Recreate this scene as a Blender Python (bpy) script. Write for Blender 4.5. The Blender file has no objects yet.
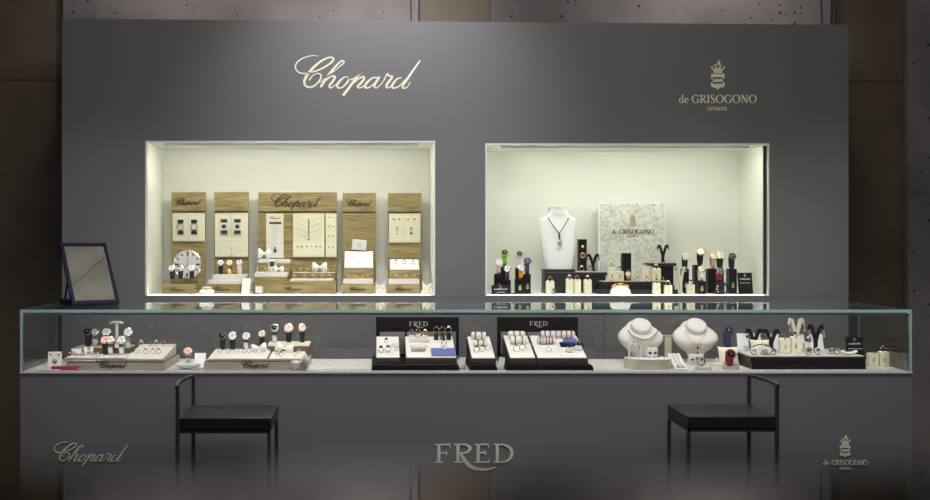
import bpy, bmesh, math, random
from mathutils import Vector, Matrix
random.seed(7)
PI = math.pi
SC = bpy.context.scene
COL = SC.collection
V3 = Vector
# ---------------------------------------------------------------- measured geometry of the place (metres)
FOC, VX, VY, CAMZ, DW = 1100.0, 378.0, 237.0, 1.32, 5.196   # focal length (px), vanishing point, eye height, distance to wall
def X(px, y): return (px - VX) * (DW + y) / FOC
def Z(py, y): return CAMZ - (py - VY) * (DW + y) / FOC
ZDECK = 0.7755
ZNICHE = 1.052
def YD(py, z=ZDECK): return FOC * (CAMZ - z) / (py - VY) - DW   # depth of a surface point seen at row py

# ---------------------------------------------------------------- mesh builder
def rot_to(d):
    return V3((0, 0, 1)).rotation_difference(V3(d).normalized()).to_matrix().to_4x4()
class MB:
    def __init__(s): s.bm = bmesh.new(); s.bev = False
    def _n(s, pts): return [s.bm.verts.new(p) for p in pts]
    def f(s, vs, mi=0):
        try:
            fc = s.bm.faces.new(vs); fc.material_index = mi; return fc
        except ValueError: return None
    def box(s, a, b, bev=0.0, seg=2, M=None, mi=0):
        a, b = [min(p, q) for p, q in zip(a, b)], [max(p, q) for p, q in zip(a, b)]
        P = [(x, y, z) for z in (a[2], b[2]) for y in (a[1], b[1]) for x in (a[0], b[0])]
        vs = s._n(P)
        fs = [s.f([vs[i] for i in q], mi) for q in ((0,2,3,1),(4,5,7,6),(0,1,5,4),(1,3,7,5),(3,2,6,7),(2,0,4,6))]
        if M is not None:
            for v in vs: v.co = M @ v.co
        if bev > 0:
            s.bev = True
            es = list({e for f in fs for e in f.edges})
            bmesh.ops.bevel(s.bm, geom=es, offset=bev, segments=seg, affect='EDGES', profile=0.5)
        return s
    def hexa(s, P, bev=0.0):
        """eight corners, bottom ring then top ring"""
        vs = s._n(P)
        fs = [s.f([vs[i] for i in q]) for q in ((3,2,1,0),(4,5,6,7),(0,1,5,4),(1,2,6,5),(2,3,7,6),(3,0,4,7))]
        if bev > 0:
            s.bev = True
            es = list({e for f in fs for e in f.edges})
            bmesh.ops.bevel(s.bm, geom=es, offset=bev, segments=2, affect='EDGES', profile=0.5)
        return s
    def rings(s, R, caps=True, closed=False):
        R = [s._n(r) for r in R]; n = len(R[0])
        for i in range(len(R) - (0 if closed else 1)):
            a, b = R[i], R[(i + 1) % len(R)]
            for j in range(n): s.f([a[j], a[(j+1) % n], b[(j+1) % n], b[j]])
        if caps and not closed:
            s.f(R[0][::-1]); s.f(R[-1])
        return s
    def cyl(s, p0, p1, r0, r1=None, n=16):
        p0, p1 = V3(p0), V3(p1); r1 = r0 if r1 is None else r1
        M = rot_to(p1 - p0).to_3x3()
        return s.rings([[p + M @ V3((math.cos(2*PI*k/n)*r, math.sin(2*PI*k/n)*r, 0)) for k in range(n)] for p, r in ((p0, r0), (p1, r1))])
    def lathe(s, prof, c=(0,0,0), d=(0,0,1), n=24):
        M = rot_to(d).to_3x3(); c = V3(c)
        return s.rings([[c + M @ V3((math.cos(2*PI*k/n)*max(r,1e-5), math.sin(2*PI*k/n)*max(r,1e-5), z)) for k in range(n)] for r, z in prof])
    def torus(s, c, R, r, d=(0,1,0), n=20, m=8, sx=1.0, arc=None):
        M = rot_to(d).to_3x3(); c = V3(c)
        L = []
        for i in range(n):
            t = 2*PI*i/n
            L.append([c + M @ V3(((R + r*math.cos(2*PI*j/m))*math.cos(t), (R + r*math.cos(2*PI*j/m))*math.sin(t), r*sx*math.sin(2*PI*j/m))) for j in range(m)])
        return s.rings(L, closed=True)
    def tube(s, pts, r, n=8, closed=False):
        pts = [V3(p) for p in pts]; L = []
        N = len(pts)
        for i, p in enumerate(pts):
            if closed: t = pts[(i+1) % N] - pts[i-1]
            else: t = pts[min(i+1, N-1)] - pts[max(i-1, 0)]
            t.normalize()
            up = V3((0,0,1)) if abs(t.z) < .9 else V3((0,1,0))
            a = t.cross(up).normalized(); b = a.cross(t)
            rr = r[i] if isinstance(r, (list, tuple)) else r
            L.append([p + (a*math.cos(2*PI*k/n) + b*math.sin(2*PI*k/n))*rr for k in range(n)])
        return s.rings(L, closed=closed)
    def ball(s, c, r, nu=14, nv=9, M=None, e=1.0):
        if not isinstance(r, (list, tuple)): r = (r, r, r)
        c = V3(c); L = []
        sg = lambda v: math.copysign(abs(v)**e, v)
        for i in range(nv + 1):
            a = -PI/2 + PI*(i + (0.02 if i == 0 else -0.02 if i == nv else 0))/nv
            ring = []
            for k in range(nu):
                t = 2*PI*k/nu
                p = V3((r[0]*sg(math.cos(a))*sg(math.cos(t)), r[1]*sg(math.cos(a))*sg(math.sin(t)), r[2]*sg(math.sin(a))))
                ring.append(c + (M.to_3x3() @ p if M else p))
            L.append(ring)
        return s.rings(L)
    def loft(s, secs, n=28, e=1.0):
        """sections (cx, cy, cz, rx, ry): ellipses in xy"""
        sg = lambda v: math.copysign(abs(v)**e, v)
        return s.rings([[V3((cx + rx*sg(math.cos(2*PI*k/n)), cy + ry*sg(math.sin(2*PI*k/n)), cz)) for k in range(n)] for cx, cy, cz, rx, ry in secs])
    def band(s, yz, w, t, closed=True, x=0.0):
        """strap: a profile in the yz plane, width w along x, thickness t outward"""
        L = []; N = len(yz)
        for i in range(N):
            a = V3((0,) + tuple(yz[i-1 if closed else max(i-1,0)])); b = V3((0,) + tuple(yz[(i+1) % N if closed else min(i+1,N-1)]))
            d = (b - a).normalized(); nn = V3((0, d.z, -d.y)); p = V3((0,) + tuple(yz[i]))
            ww = w[i] if isinstance(w, (list, tuple)) else w
            L.append([p + V3((x-ww/2,0,0)) - nn*t/2, p + V3((x+ww/2,0,0)) - nn*t/2, p + V3((x+ww/2,0,0)) + nn*t/2, p + V3((x-ww/2,0,0)) + nn*t/2])
        return s.rings(L, closed=closed)
    def prism(s, poly, O, u, v, depth):
        O, u, v = V3(O), V3(u), V3(v); nn = u.cross(v).normalized()
        a = [O + u*p[0] + v*p[1] for p in poly]; b = [p + nn*depth for p in a]
        A, B = s._n(a), s._n(b); n = len(a)
        s.f(A[::-1]); s.f(B)
        for j in range(n): s.f([A[j], A[(j+1) % n], B[(j+1) % n], B[j]])
        return s
    def ribbon(s, pts, ws, O, u, v, depth):
        s.nr = getattr(s, 'nr', 0) + 1; depth += s.nr*depth*.012
        """variable width stroke lying in the plane (O,u,v), raised by depth along u x v"""
        O, u, v = V3(O), V3(u), V3(v); nn = u.cross(v).normalized(); L = []
        N = len(pts)
        for i in range(N):
            a, b = pts[max(i-1, 0)], pts[min(i+1, N-1)]
            dx, dy = b[0]-a[0], b[1]-a[1]; l = math.hypot(dx, dy) or 1
            px, py = -dy/l*ws[i]/2, dx/l*ws[i]/2
            q0 = O + u*(pts[i][0]+px) + v*(pts[i][1]+py); q1 = O + u*(pts[i][0]-px) + v*(pts[i][1]-py)
            L.append([q0, q1, q1 + nn*depth, q0 + nn*depth])
        return s.rings(L)
    def pillow(s, c, sz, M=None, n=12, puff=1.0):
        """cushion: sz = full width, full height, full thickness; local x,z wide and y thick"""
        c = V3(c); G = {}
        for side in (-1, 1):
            for i in range(n+1):
                for j in range(n+1):
                    a, b = -1 + 2*i/n, -1 + 2*j/n
                    edge = i in (0, n) or j in (0, n)
                    if edge and side == 1: G[(1, i, j)] = G[(-1, i, j)]; continue
                    h = ((1-a*a)**.5)*((1-b*b)**.5)
                    x = a*(1 - .10*(1-b*b)*abs(a)); z = b*(1 - .10*(1-a*a)*abs(b))
                    p = V3((x*sz[0]/2, side*h*sz[2]/2*puff, z*sz[1]/2))
                    G[(side, i, j)] = s.bm.verts.new(c + (M.to_3x3() @ p if M else p))
        for side in (-1, 1):
            for i in range(n):
                for j in range(n):
                    q = [G[(side,i,j)], G[(side,i+1,j)], G[(side,i+1,j+1)], G[(side,i,j+1)]]
                    s.f(q if side < 0 else q[::-1])
        return s
    def build(s, name, mat, parent=None, smooth=True, off=None):
        bmesh.ops.recalc_face_normals(s.bm, faces=s.bm.faces[:])
        me = bpy.data.meshes.new(name)
        if off is not None: bmesh.ops.translate(s.bm, verts=s.bm.verts[:], vec=-V3(off))
        s.bm.to_mesh(me); s.bm.free()
        mats = mat if isinstance(mat, (list, tuple)) else [mat]
        for m in mats: me.materials.append(m)
        if smooth:
            me.polygons.foreach_set('use_smooth', [True]*len(me.polygons))
            me.set_sharp_from_angle(angle=math.radians(20 if s.bev else 50))
        o = bpy.data.objects.new(name, me); COL.objects.link(o)
        if parent is not None: o.parent = parent
        return o

def thing(name, label, cat, loc=(0,0,0), rz=0.0, group=None):
    o = bpy.data.objects.new(name, None); COL.objects.link(o)
    o.empty_display_size = .05
    o.location = loc; o.rotation_euler = (0, 0, rz)
    o['label'] = label; o['category'] = cat
    if group: o['group'] = group
    return o
def tag(o, label, cat, group=None):
    o['label'] = label; o['category'] = cat
    if group: o['group'] = group
    return o
def struct(o): o['kind'] = 'structure'; return o

# ---------------------------------------------------------------- materials
def mat(name, col, rough=.5, metal=0.0, spec=.5, coat=0.0):
    m = bpy.data.materials.new(name); m.use_nodes = True
    b = m.node_tree.nodes['Principled BSDF']
    b.inputs['Base Color'].default_value = (*col, 1); b.inputs['Roughness'].default_value = rough
    b.inputs['Metallic'].default_value = metal; b.inputs['Specular IOR Level'].default_value = spec
    b.inputs['Coat Weight'].default_value = coat
    return m
def nodes(m): return m.node_tree.nodes, m.node_tree.links, m.node_tree.nodes['Principled BSDF']
def noisy(m, c0, c1, scale, stretch=(1,1,1), detail=4, bump=0.0, lo=.35, hi=.65, bscale=None):
    N, L, b = nodes(m)
    tc = N.new('ShaderNodeTexCoord'); mp = N.new('ShaderNodeMapping'); mp.inputs['Scale'].default_value = stretch
    nz = N.new('ShaderNodeTexNoise'); nz.inputs['Scale'].default_value = scale; nz.inputs['Detail'].default_value = detail
    cr = N.new('ShaderNodeValToRGB'); cr.color_ramp.elements[0].position = lo; cr.color_ramp.elements[1].position = hi
    cr.color_ramp.elements[0].color = (*c0, 1); cr.color_ramp.elements[1].color = (*c1, 1)
    L.new(tc.outputs['Object'], mp.inputs['Vector']); L.new(mp.outputs['Vector'], nz.inputs['Vector'])
    L.new(nz.outputs['Fac'], cr.inputs['Fac']); L.new(cr.outputs['Color'], b.inputs['Base Color'])
    if bump:
        n2 = N.new('ShaderNodeTexNoise'); n2.inputs['Scale'].default_value = bscale or scale*4
        L.new(tc.outputs['Object'], n2.inputs['Vector'])
        bp = N.new('ShaderNodeBump'); bp.inputs['Strength'].default_value = bump; bp.inputs['Distance'].default_value = .002
        L.new(n2.outputs['Fac'], bp.inputs['Height']); L.new(bp.outputs['Normal'], b.inputs['Normal'])
    return m
def emis(name, col, strength):
    m = mat(name, (.8,.8,.8)); N, L, b = nodes(m)
    b.inputs['Emission Color'].default_value = (*col, 1); b.inputs['Emission Strength'].default_value = strength
    return m
def glassmat(name, tint, ior=1.45, rough=0.0):
    m = bpy.data.materials.new(name); m.use_nodes = True; N, L = m.node_tree.nodes, m.node_tree.links
    N.remove(N['Principled BSDF'])
    tr = N.new('ShaderNodeBsdfTransparent'); tr.inputs['Color'].default_value = (*tint, 1)
    gl = N.new('ShaderNodeBsdfGlossy'); gl.inputs['Roughness'].default_value = rough; gl.inputs['Color'].default_value = (1,1,1,1)
    fr = N.new('ShaderNodeFresnel'); 
    ge = N.new('ShaderNodeNewGeometry'); mi = N.new('ShaderNodeMix'); mi.inputs['A'].default_value = ior; mi.inputs['B'].default_value = 1/ior   # same reflectance on both faces of a thin sheet
    L.new(ge.outputs['Backfacing'], mi.inputs['Factor']); L.new(mi.outputs['Result'], fr.inputs['IOR'])
    mx = N.new('ShaderNodeMixShader')
    L.new(fr.outputs['Fac'], mx.inputs['Fac']); L.new(tr.outputs['BSDF'], mx.inputs[1]); L.new(gl.outputs['BSDF'], mx.inputs[2])
    L.new(mx.outputs['Shader'], N['Material Output'].inputs['Surface'])
    return m
M = {}
M['fascia'] = noisy(mat('grey_laminate', (.15,.145,.155), .55), (.150,.147,.148), (.172,.168,.170), 900, detail=2, bump=.12)
M['counter'] = noisy(mat('counter_laminate', (.14,.137,.15), .5), (.180,.176,.192), (.202,.197,.215), 900, detail=2, bump=.12)
M['brown'] = noisy(mat('bronze_brown_panel', (.1,.07,.045), .45), (.130,.098,.066), (.155,.117,.080), 6, detail=3)
M['brown_strip'] = mat('brown_joint', (.07,.05,.035), .6)
def concrete(name, a, b_, crack=False):
    m = noisy(mat(name, a, .85), a, b_, 2.2, detail=9, bump=.5, bscale=60, lo=.3, hi=.7)
    N, L, b = nodes(m)
    src = b.inputs['Base Color'].links[0].from_socket
    tc = [n for n in N if n.type == 'TEX_COORD'][0]
    nz = N.new('ShaderNodeTexNoise'); nz.inputs['Scale'].default_value = 1.6; nz.inputs['Detail'].default_value = 2
    vo = N.new('ShaderNodeTexVoronoi'); vo.inputs['Scale'].default_value = 27; vo.inputs['Randomness'].default_value = 1
    L.new(tc.outputs['Object'], vo.inputs['Vector'])
    rnd = N.new('ShaderNodeSeparateColor'); L.new(vo.outputs['Color'], rnd.inputs['Color'])
    # pit radius differs from cell to cell
    mr = N.new('ShaderNodeMapRange'); mr.inputs['From Min'].default_value = .45; mr.inputs['From Max'].default_value = 1; mr.inputs['To Min'].default_value = 0; mr.inputs['To Max'].default_value = .22
    L.new(rnd.outputs['Red'], mr.inputs['Value'])
    lt = N.new('ShaderNodeMath'); lt.operation = 'LESS_THAN'; L.new(vo.outputs['Distance'], lt.inputs[0]); L.new(mr.outputs['Result'], lt.inputs[1])
    mx = N.new('ShaderNodeMixRGB'); mx.inputs['Color2'].default_value = (.03,.028,.026,1)
    L.new(lt.outputs[0], mx.inputs['Fac']); L.new(src, mx.inputs['Color1'])
    L.new(mx.outputs['Color'], b.inputs['Base Color'])
    return m
M['concrete'] = concrete('cast_concrete', (.145,.13,.127), (.28,.258,.252))
M['joint'] = mat('concrete_joint', (.05,.045,.045), .9)
M['ceiling'] = noisy(mat('ceiling_concrete', (.3,.29,.25), .9), (.42,.41,.35), (.66,.64,.56), 5, detail=8)
M['floor'] = noisy(mat('dark_floor', (.07,.066,.062), .4), (.05,.047,.045), (.09,.085,.08), 5, detail=6)
M['niche'] = mat('niche_white', (.80,.80,.73), .6)
M['frame'] = mat('white_frame', (.82,.83,.80), .4)
M['darkline'] = mat('dark_glazing_line', (.03,.03,.03), .5)
def oak(name, a, b_):
    m = noisy(mat(name, a, .5), a, b_, 9, stretch=(1.2, 14, 14), detail=5, lo=.3, hi=.72)
    return m
M['oak'] = oak('light_oak', (.19,.135,.048), (.43,.33,.155))  # oak with the niche light's yellow-green tint put into the colour
M['oak_lit'] = oak('oak_case_lit', (.42,.35,.29), (.56,.48,.41))  # same oak, with the whiter case light put into its colour
M['oakdark'] = mat('oak_edge_brown', (.16,.11,.06), .5)
M['cream'] = mat('cream_suede', (.78,.74,.56), .7)
M['tancream'] = mat('beige_suede_and_shade', (.58,.52,.42), .75)  # beige suede; on white pads it stands for their shaded sides
M['white'] = mat('white_leather', (.73,.70,.66), .55)
M['paper'] = mat('white_card', (.82,.82,.83), .6)
M['linen'] = noisy(mat('pale_linen', (.55,.53,.50), .85), (.46,.445,.42), (.62,.60,.57), 40, detail=6)
M['satin'] = mat('white_satin', (.85,.85,.84), .35)
M['black'] = mat('black_lacquer', (.008,.008,.009), .4, 0, .25)
M['blackwood'] = noisy(mat('black_stained_wood', (.012,.011,.012), .6, 0, .15), (.006,.006,.007), (.014,.014,.016), 8, stretch=(1,14,14))
M['charcoal'] = mat('charcoal_box', (.022,.024,.028), .5, 0, .3)
M['greyplate'] = mat('grey_brown_plate', (.20,.18,.165), .5)
M['brownedge'] = mat('dark_brown_leather', (.045,.03,.022), .5)
M['gold'] = mat('yellow_gold', (.90,.62,.22), .22, 1)
M['rose'] = mat('rose_gold', (.86,.52,.34), .22, 1)
M['chain_gold'] = mat('fine_gold_chain', (.50,.38,.18), .5, .3)
M['silver'] = mat('polished_steel', (.80,.80,.82), .18, 1)
M['gunmetal'] = mat('gunmetal', (.16,.16,.17), .3, 1)
M['dial_white'] = mat('white_dial', (.66,.63,.63), .3)
M['dial_black'] = mat('black_dial', (.012,.012,.014), .2)
M['strap_black'] = mat('black_leather', (.014,.013,.013), .5)
M['strap_white'] = mat('white_strap', (.80,.78,.74), .45)
M['strap_purple'] = mat('purple_leather', (.060,.038,.12), .5)
M['strap_green'] = mat('green_leather', (.30,.55,.03), .5)
M['strap_orange'] = mat('orange_leather', (.85,.32,.03), .5)
M['strap_red'] = mat('red_rubber', (.42,.02,.05), .45)
M['strap_pink'] = mat('pink_leather', (.75,.48,.42), .5)
M['strap_teal'] = mat('teal_enamel', (.0,.16,.15), .35)
M['pink'] = mat('pink_red_box', (.50,.05,.12), .5)
M['blue'] = mat('blue_velvet', (.10,.14,.36), .7)
M['navy'] = mat('navy_lacquer', (.003,.0045,.024), .45, 0, .15)
M['gem_black'] = mat('black_stones', (.02,.02,.025), .1, 0, .9, 1)
M['gem_blue'] = mat('blue_stone', (.06,.05,.42), .08, 0, .9, 1)
M['gem_clear'] = mat('clear_stones', (.85,.86,.88), .08, .4, .9, 1)
M['gem_purple'] = mat('violet_stones', (.32,.22,.36), .12, 0, .9, 1)
M['gem_red'] = mat('garnet_stone', (.35,.02,.05), .1, 0, .9, 1)
M['gem_green'] = mat('green_stone', (.03,.25,.16), .1, 0, .9, 1)
M['pearl'] = mat('champagne_pearl', (.50,.40,.28), .25, 0, .6, .5)
M['cord'] = mat('grey_cord', (.05,.055,.065), .5)
M['steel_black'] = mat('black_steel', (.05,.052,.055), .4, .2)
M['seat_black'] = mat('black_seat', (.018,.018,.021), .32)
M['lettering'] = mat('cream_lettering', (.88,.86,.62), .45)
M['lettering_pale'] = mat('pale_lettering', (.88,.87,.72), .45)
M['ink'] = mat('black_lettering', (.012,.012,.012), .4)
M['goldink'] = mat('gold_emblem', (.75,.60,.28), .35, .6)
M['whiteink'] = mat('white_print', (.8,.8,.78), .5)
M['glass'] = glassmat('clear_glass', (.975,.985,.98), 1.4)
M['glass_edge'] = mat('glass_edge_green', (.46,.68,.66), .3)
M['glass_edge_dark'] = mat('glass_edge_shaded', (.10,.20,.22), .3)  # rims behind the front: the green edge with shade put into the colour
M['acrylic'] = glassmat('clear_acrylic', (.96,.97,.96), 1.4, .02)
M['mirror'] = mat('mirror_silver', (.82,.84,.80), .03, 1)
M['gloss'] = mat('black_gloss_top', (.004,.004,.004), .04, 0, 1.0); nodes(M['gloss'])[2].inputs['IOR'].default_value = 1.9
M['led'] = emis('niche_led', (1,.985,.87), 37)
M['led_floor'] = emis('niche_floor_led', (1,.985,.88), 20)
M['led_case'] = emis('case_led', (1,.96,.93), 15)

# ---------------------------------------------------------------- lettering drawn as strokes
def spline(P, k=6):
    """Catmull-Rom through (x, y, w)"""
    if len(P) < 3: return P
    out = []
    for i in range(len(P)-1):
        p0, p1, p2, p3 = P[max(i-1,0)], P[i], P[i+1], P[min(i+2,len(P)-1)]
        for q in range(k):
            t = q/k
            out.append(tuple(.5*((2*b)+(-a+c)*t+(2*a-5*b+4*c-d)*t*t+(-a+3*b-3*c+d)*t**3) for a, b, c, d in zip(p0,p1,p2,p3)))
    out.append(P[-1]); return out
SCRIPT = [
 [(185,68,4),(140,66,6),(85,80,8),(44,108,9),(29,140,10),(44,172,10),(80,186,9),(125,181,9),(185,163,10),(240,135,12),(278,106,13),(288,86,12),(272,77,10),(238,84,12),(190,112,15),(142,156,18),(106,202,19),(90,240,17),(98,268,14),(124,279,13),(157,270,12),(186,243,11),(203,212,10),(199,192,9),(175,186,8),(146,201,8),(123,232,9)],
 [(192,250,6),(255,200,6),(320,147,7),(356,114,9),(354,101,9),(337,104,10),(302,138,14),(252,200,16),(200,279,16)],
 [(215,258,6),(255,218,8),(286,203,11),(298,212,14),(282,240,16),(260,268,15),(266,283,11),(290,273,7),(330,238,6)],
 [(388,212,8),(363,211,10),(334,233,15),(313,262,16),(318,282,12),(346,280,10),(374,254,12),(391,226,12),(386,211,8),(398,226,5),(425,217,5)],
 [(408,232,6),(450,200,8),(492,162,9),(448,210,14),(398,275,17),(352,336,17)],
 [(425,252,6),(458,222,9),(486,209,13),(495,220,15),(474,250,16),(452,272,13),(460,284,10),(486,275,7),(520,248,6)],
 [(590,214,8),(552,216,10),(518,244,15),(500,272,15),(512,284,11),(546,270,8),(592,222,7)],
 [(600,208,11),(576,244,16),(564,270,13),(574,284,9),(600,268,6),(640,218,6)],
 [(628,232,6),(652,188,9),(660,200,10),(686,208,12),(668,234,16),(646,266,15),(652,284,9),(684,266,6),(705,246,6)],
 [(748,214,8),(720,222,10),(694,250,15),(684,274,15),(700,285,11),(736,268,8),(776,226,7)],
 [(874,98,9),(822,172,14),(774,242,16),(756,272,14),(766,286,10),(790,274,7),(808,240,5)],
]
SCRIPT_W, SCRIPT_H = (20, 880), (58, 345)
def script(mb, x0, x1, O, u, v, depth, k=5, bold=1.0):
    """handwritten lettering between x0 and x1 along u, base of the box at v = 0"""
    s = (x1-x0)/(SCRIPT_W[1]-SCRIPT_W[0])
    for st in SCRIPT:
        P = [(x0+(p[0]-SCRIPT_W[0])*s, (SCRIPT_H[1]-p[1])*s, p[2]*s*bold) for p in st]
        P = spline(P, k)
        mb.ribbon([(p[0],p[1]) for p in P], [p[2] for p in P], O, u, v, depth)
    return mb
T_, t_ = .165, .06
def arc(cx, cy, rx, ry, a0, a1, wthick, wthin, n=20):
    out = []
    for i in range(n+1):
        a = math.radians(a0+(a1-a0)*i/n)
        out.append((cx+rx*math.cos(a), cy+ry*math.sin(a), wthin+(wthick-wthin)*abs(math.cos(a))**1.3))
    return out
def L_(x0,y0,x1,y1,w0,w1=None): return [(x0,y0,w0),(x1,y1,w1 if w1 else w0)]
GL = {
 'F': (.64, [L_(.17,0,.17,1,T_), L_(.02,.03,.34,.03,t_), L_(.02,.97,.60,.97,t_), L_(.57,1,.61,.77,t_,.03), L_(.17,.52,.47,.52,t_), L_(.47,.63,.47,.40,t_)]),
 'E': (.70, [L_(.17,0,.17,1,T_), L_(.02,.03,.62,.03,t_), L_(.60,.0,.67,.25,t_,.03), L_(.02,.97,.60,.97,t_), L_(.58,1,.61,.78,t_,.03), L_(.17,.52,.47,.52,t_), L_(.47,.63,.47,.40,t_)]),
 'R': (.82, [L_(.17,0,.17,1,T_), L_(.02,.03,.34,.03,t_), L_(.02,.97,.3,.97,t_), [(.17,.97,t_),(.42,.97,.07),(.58,.88,.13),(.62,.74,T_),(.54,.58,.12),(.36,.51,.07),(.17,.51,t_)], [(.36,.52,.12),(.56,.24,T_),(.72,.05,.14),(.84,.03,.05)]]),
 'D': (.92, [L_(.17,0,.17,1,T_), L_(.02,.03,.34,.03,t_), L_(.02,.97,.3,.97,t_), [(.17,.97,t_),(.44,.96,.07),(.68,.84,.13),(.80,.62,T_),(.80,.40,T_),(.68,.16,.13),(.44,.04,.07),(.17,.03,t_)]]),
 'O': (1.0, [arc(.5,.5,.42,.475,0,360,T_,t_,28)]),
 'G': (.96, [arc(.5,.5,.42,.475,42,312,T_,t_,22), L_(.80,.02,.80,.44,.14), L_(.64,.44,.94,.44,t_), L_(.80,.98,.82,.72,t_)]),
 'I': (.36, [L_(.18,0,.18,1,T_), L_(.03,.03,.33,.03,t_), L_(.03,.97,.33,.97,t_)]),
 'S': (.62, [[(.53,.80,.04),(.47,.94,.06),(.30,.98,.07),(.13,.90,.12),(.10,.74,.14),(.22,.60,.16),(.40,.47,.17),(.52,.30,.15),(.47,.10,.12),(.30,.02,.07),(.12,.06,.06),(.07,.24,.04)]]),
 'N': (.94, [L_(.17,0,.17,1,.07), L_(.03,.03,.31,.03,t_), L_(.02,.97,.24,.97,t_), L_(.15,1,.79,0,T_), L_(.79,0,.79,1,.07), L_(.66,.97,.92,.97,t_)]),
 'V': (.84, [L_(.12,1,.44,0,T_), L_(.72,1,.44,0,.07), L_(0,.97,.26,.97,t_), L_(.58,.97,.84,.97,t_)]),
 'd': (.62, [L_(.46,0,.46,1.05,.12), L_(.34,1.02,.46,1.02,t_), arc(.28,.31,.22,.29,0,360,.13,t_,20), L_(.46,.03,.58,.03,t_)]),
 'e': (.56, [[(.09,.34,t_),(.46,.36,t_),(.45,.48,.09),(.36,.60,.07),(.24,.60,.07),(.11,.50,.12),(.07,.32,.14),(.12,.12,.12),(.26,.02,.07),(.40,.06,.05),(.48,.16,.03)]]),
 ' ': (.30, []),
}
def serif(mb, text, x0, x1, O, u, v, depth, H=None, gap=.07, bold=1.0):
    adv = sum(GL[c][0]+gap for c in text)-gap
    s = (x1-x0)/adv; sy = H if H else s
    x = 0
    for c in text:
        for st in GL[c][1]:
            P = [(x0+(x+p[0])*s, p[1]*sy, p[2]*min(s,sy)*bold) for p in st]
            if len(P) > 2: P = spline(P, 2)
            mb.ribbon([(p[0],p[1]) for p in P], [p[2] for p in P], O, u, v, depth)
        x += GL[c][0]+gap
    return mb
def swash(mb, x0, x1, O, u, v, depth, bold=1.0):
    """four roman capitals whose R sweeps under the next letter; measured off the counter front"""
    s = (x1-x0)/655.0
    def put(c, a, b):
        sx = (b-a)/GL[c][0]
        for st in GL[c][1][:4 if c == 'R' else None]:
            P = [(x0+(a+p[0]*sx-125)*s, p[1]*158*s, p[2]*158*s*bold) for p in st]
            if len(P) > 2: P = spline(P, 3)
            mb.ribbon([(p[0],p[1]) for p in P], [p[2] for p in P], O, u, v, depth)
    put('F', 125, 265); put('R', 285, 470); put('E', 460, 600); put('D', 622, 800)
    P = [(350,205,20),(368,240,32),(400,283,32),(445,318,27),(505,335,22),(565,335,17),(605,328,11),(645,316,4)]
    P = spline([(x0+(p[0]-125)*s, (278-p[1])*s, p[2]*s*bold) for p in P], 4)
    mb.ribbon([(p[0],p[1]) for p in P], [p[2] for p in P], O, u, v, depth)
    return mb
def crest(mb, cx, w, O, u, v, depth):
    """crowned shield, w wide, foot of the shield at v = 0"""
    s = w/97.0
    Q = lambda x, y: ((cx+(x-342)*s), (283-y)*s)
    R = lambda x0,y0,x1,y1: mb.prism([Q(x0,y1),Q(x1,y1),Q(x1,y0),Q(x0,y0)], O, u, v, depth)
    R(293,168,390,192); R(293,206,390,226); mb.prism([Q(293,262),Q(325,268),Q(342,283),Q(359,268),Q(390,262),Q(390,240),Q(293,240)], O, u, v, depth)
    R(293,192,304,240); R(379,192,390,240)
    R(312,150,374,163)
    mb.prism([Q(312,148),Q(374,148),Q(386,128),Q(366,134),Q(356,112),Q(342,132),Q(328,112),Q(318,134),Q(298,128)], O, u, v, depth)
    for bx, by, br in ((299,121,8),(322,108,8),(362,108,8),(387,121,8)):
        mb.prism([(Q(bx,by)[0]+br*s*math.cos(a*PI/5), Q(bx,by)[1]+br*s*math.sin(a*PI/5)) for a in range(10)], O, u, v, depth)
    mb.prism([Q(330,104),Q(354,104),Q(362,90),Q(356,76),Q(340,64),Q(346,82),Q(334,92)], O, u, v, depth)
    return mb
UX, UZ = V3((1,0,0)), V3((0,0,1))
# ================================================================ SETTING
YB = 0.62                                     # rear wall
XL, XR = X(62, 0), X(848.5, 0)                # display wall, left and right end
ZT = Z(23, 0)
CF = 4.441-DW                                   # counter front face
CL, CR = X(20, CF), X(912, CF)
CEIL = 3.25
struct(MB().box((-5, -6.2, -.1), (6, YB+.1, 0)).build('floor', M['floor'], smooth=False))
struct(MB().box((-5, -6.2, CEIL), (6, YB+.1, CEIL+.1)).build('ceiling', M['ceiling'], smooth=False))
struct(MB().box((-5, YB, 0), (6, YB+.1, CEIL)).build('wall_back', M['brown'], smooth=False))
# concrete slabs standing proud of the brown wall
def slab(n, px0, px1, lab, ragged=False):
    y1, y0 = YB-.003, YB-.05
    x0, x1 = X(px0, y0), X(px1, y0)
    mb = MB()
    mb.box((x0, y0, .002), (x1, y1, CEIL-.002), bev=.006)
    o = struct(mb.build('trim_%d' % n, M['concrete'])); o['label'] = lab
    return o
slab(1, 62.5, 418.5, 'left concrete slab on the rear wall')
slab(2, 491, 835, 'middle concrete slab on the rear wall')
slab(3, 908, 1180, 'right concrete slab at the edge of the photo')
def sjoint(n, px, w):
    y0 = YB-.053
    mb = MB(); zs = [Z(22+22*0, y0)-.35 + .18*i for i in range(9)]
    pts = [(random.uniform(-.004,.004), z) for z in zs]
    mb.ribbon(pts, [w*random.uniform(.5,1.4) for _ in pts], (X(px,y0), y0, 0), UX, UZ, .002)
    struct(mb.build('trim_%d' % n, M['joint'], smooth=False))
sjoint(4, 411, .010); sjoint(5, 821, .006); sjoint(6, 832, .012)
# joints between the brown panels
for n, (a, b, py) in enumerate(((-300, 61, 80), (839, 907, 81))):
    y0 = YB-.0015
    struct(MB().box((X(a,y0), y0, Z(py,y0)-.003), (X(b,y0), YB, Z(py,y0)+.003)).build('trim_%d' % (7+n), M['brown_strip'], smooth=False))

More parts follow.
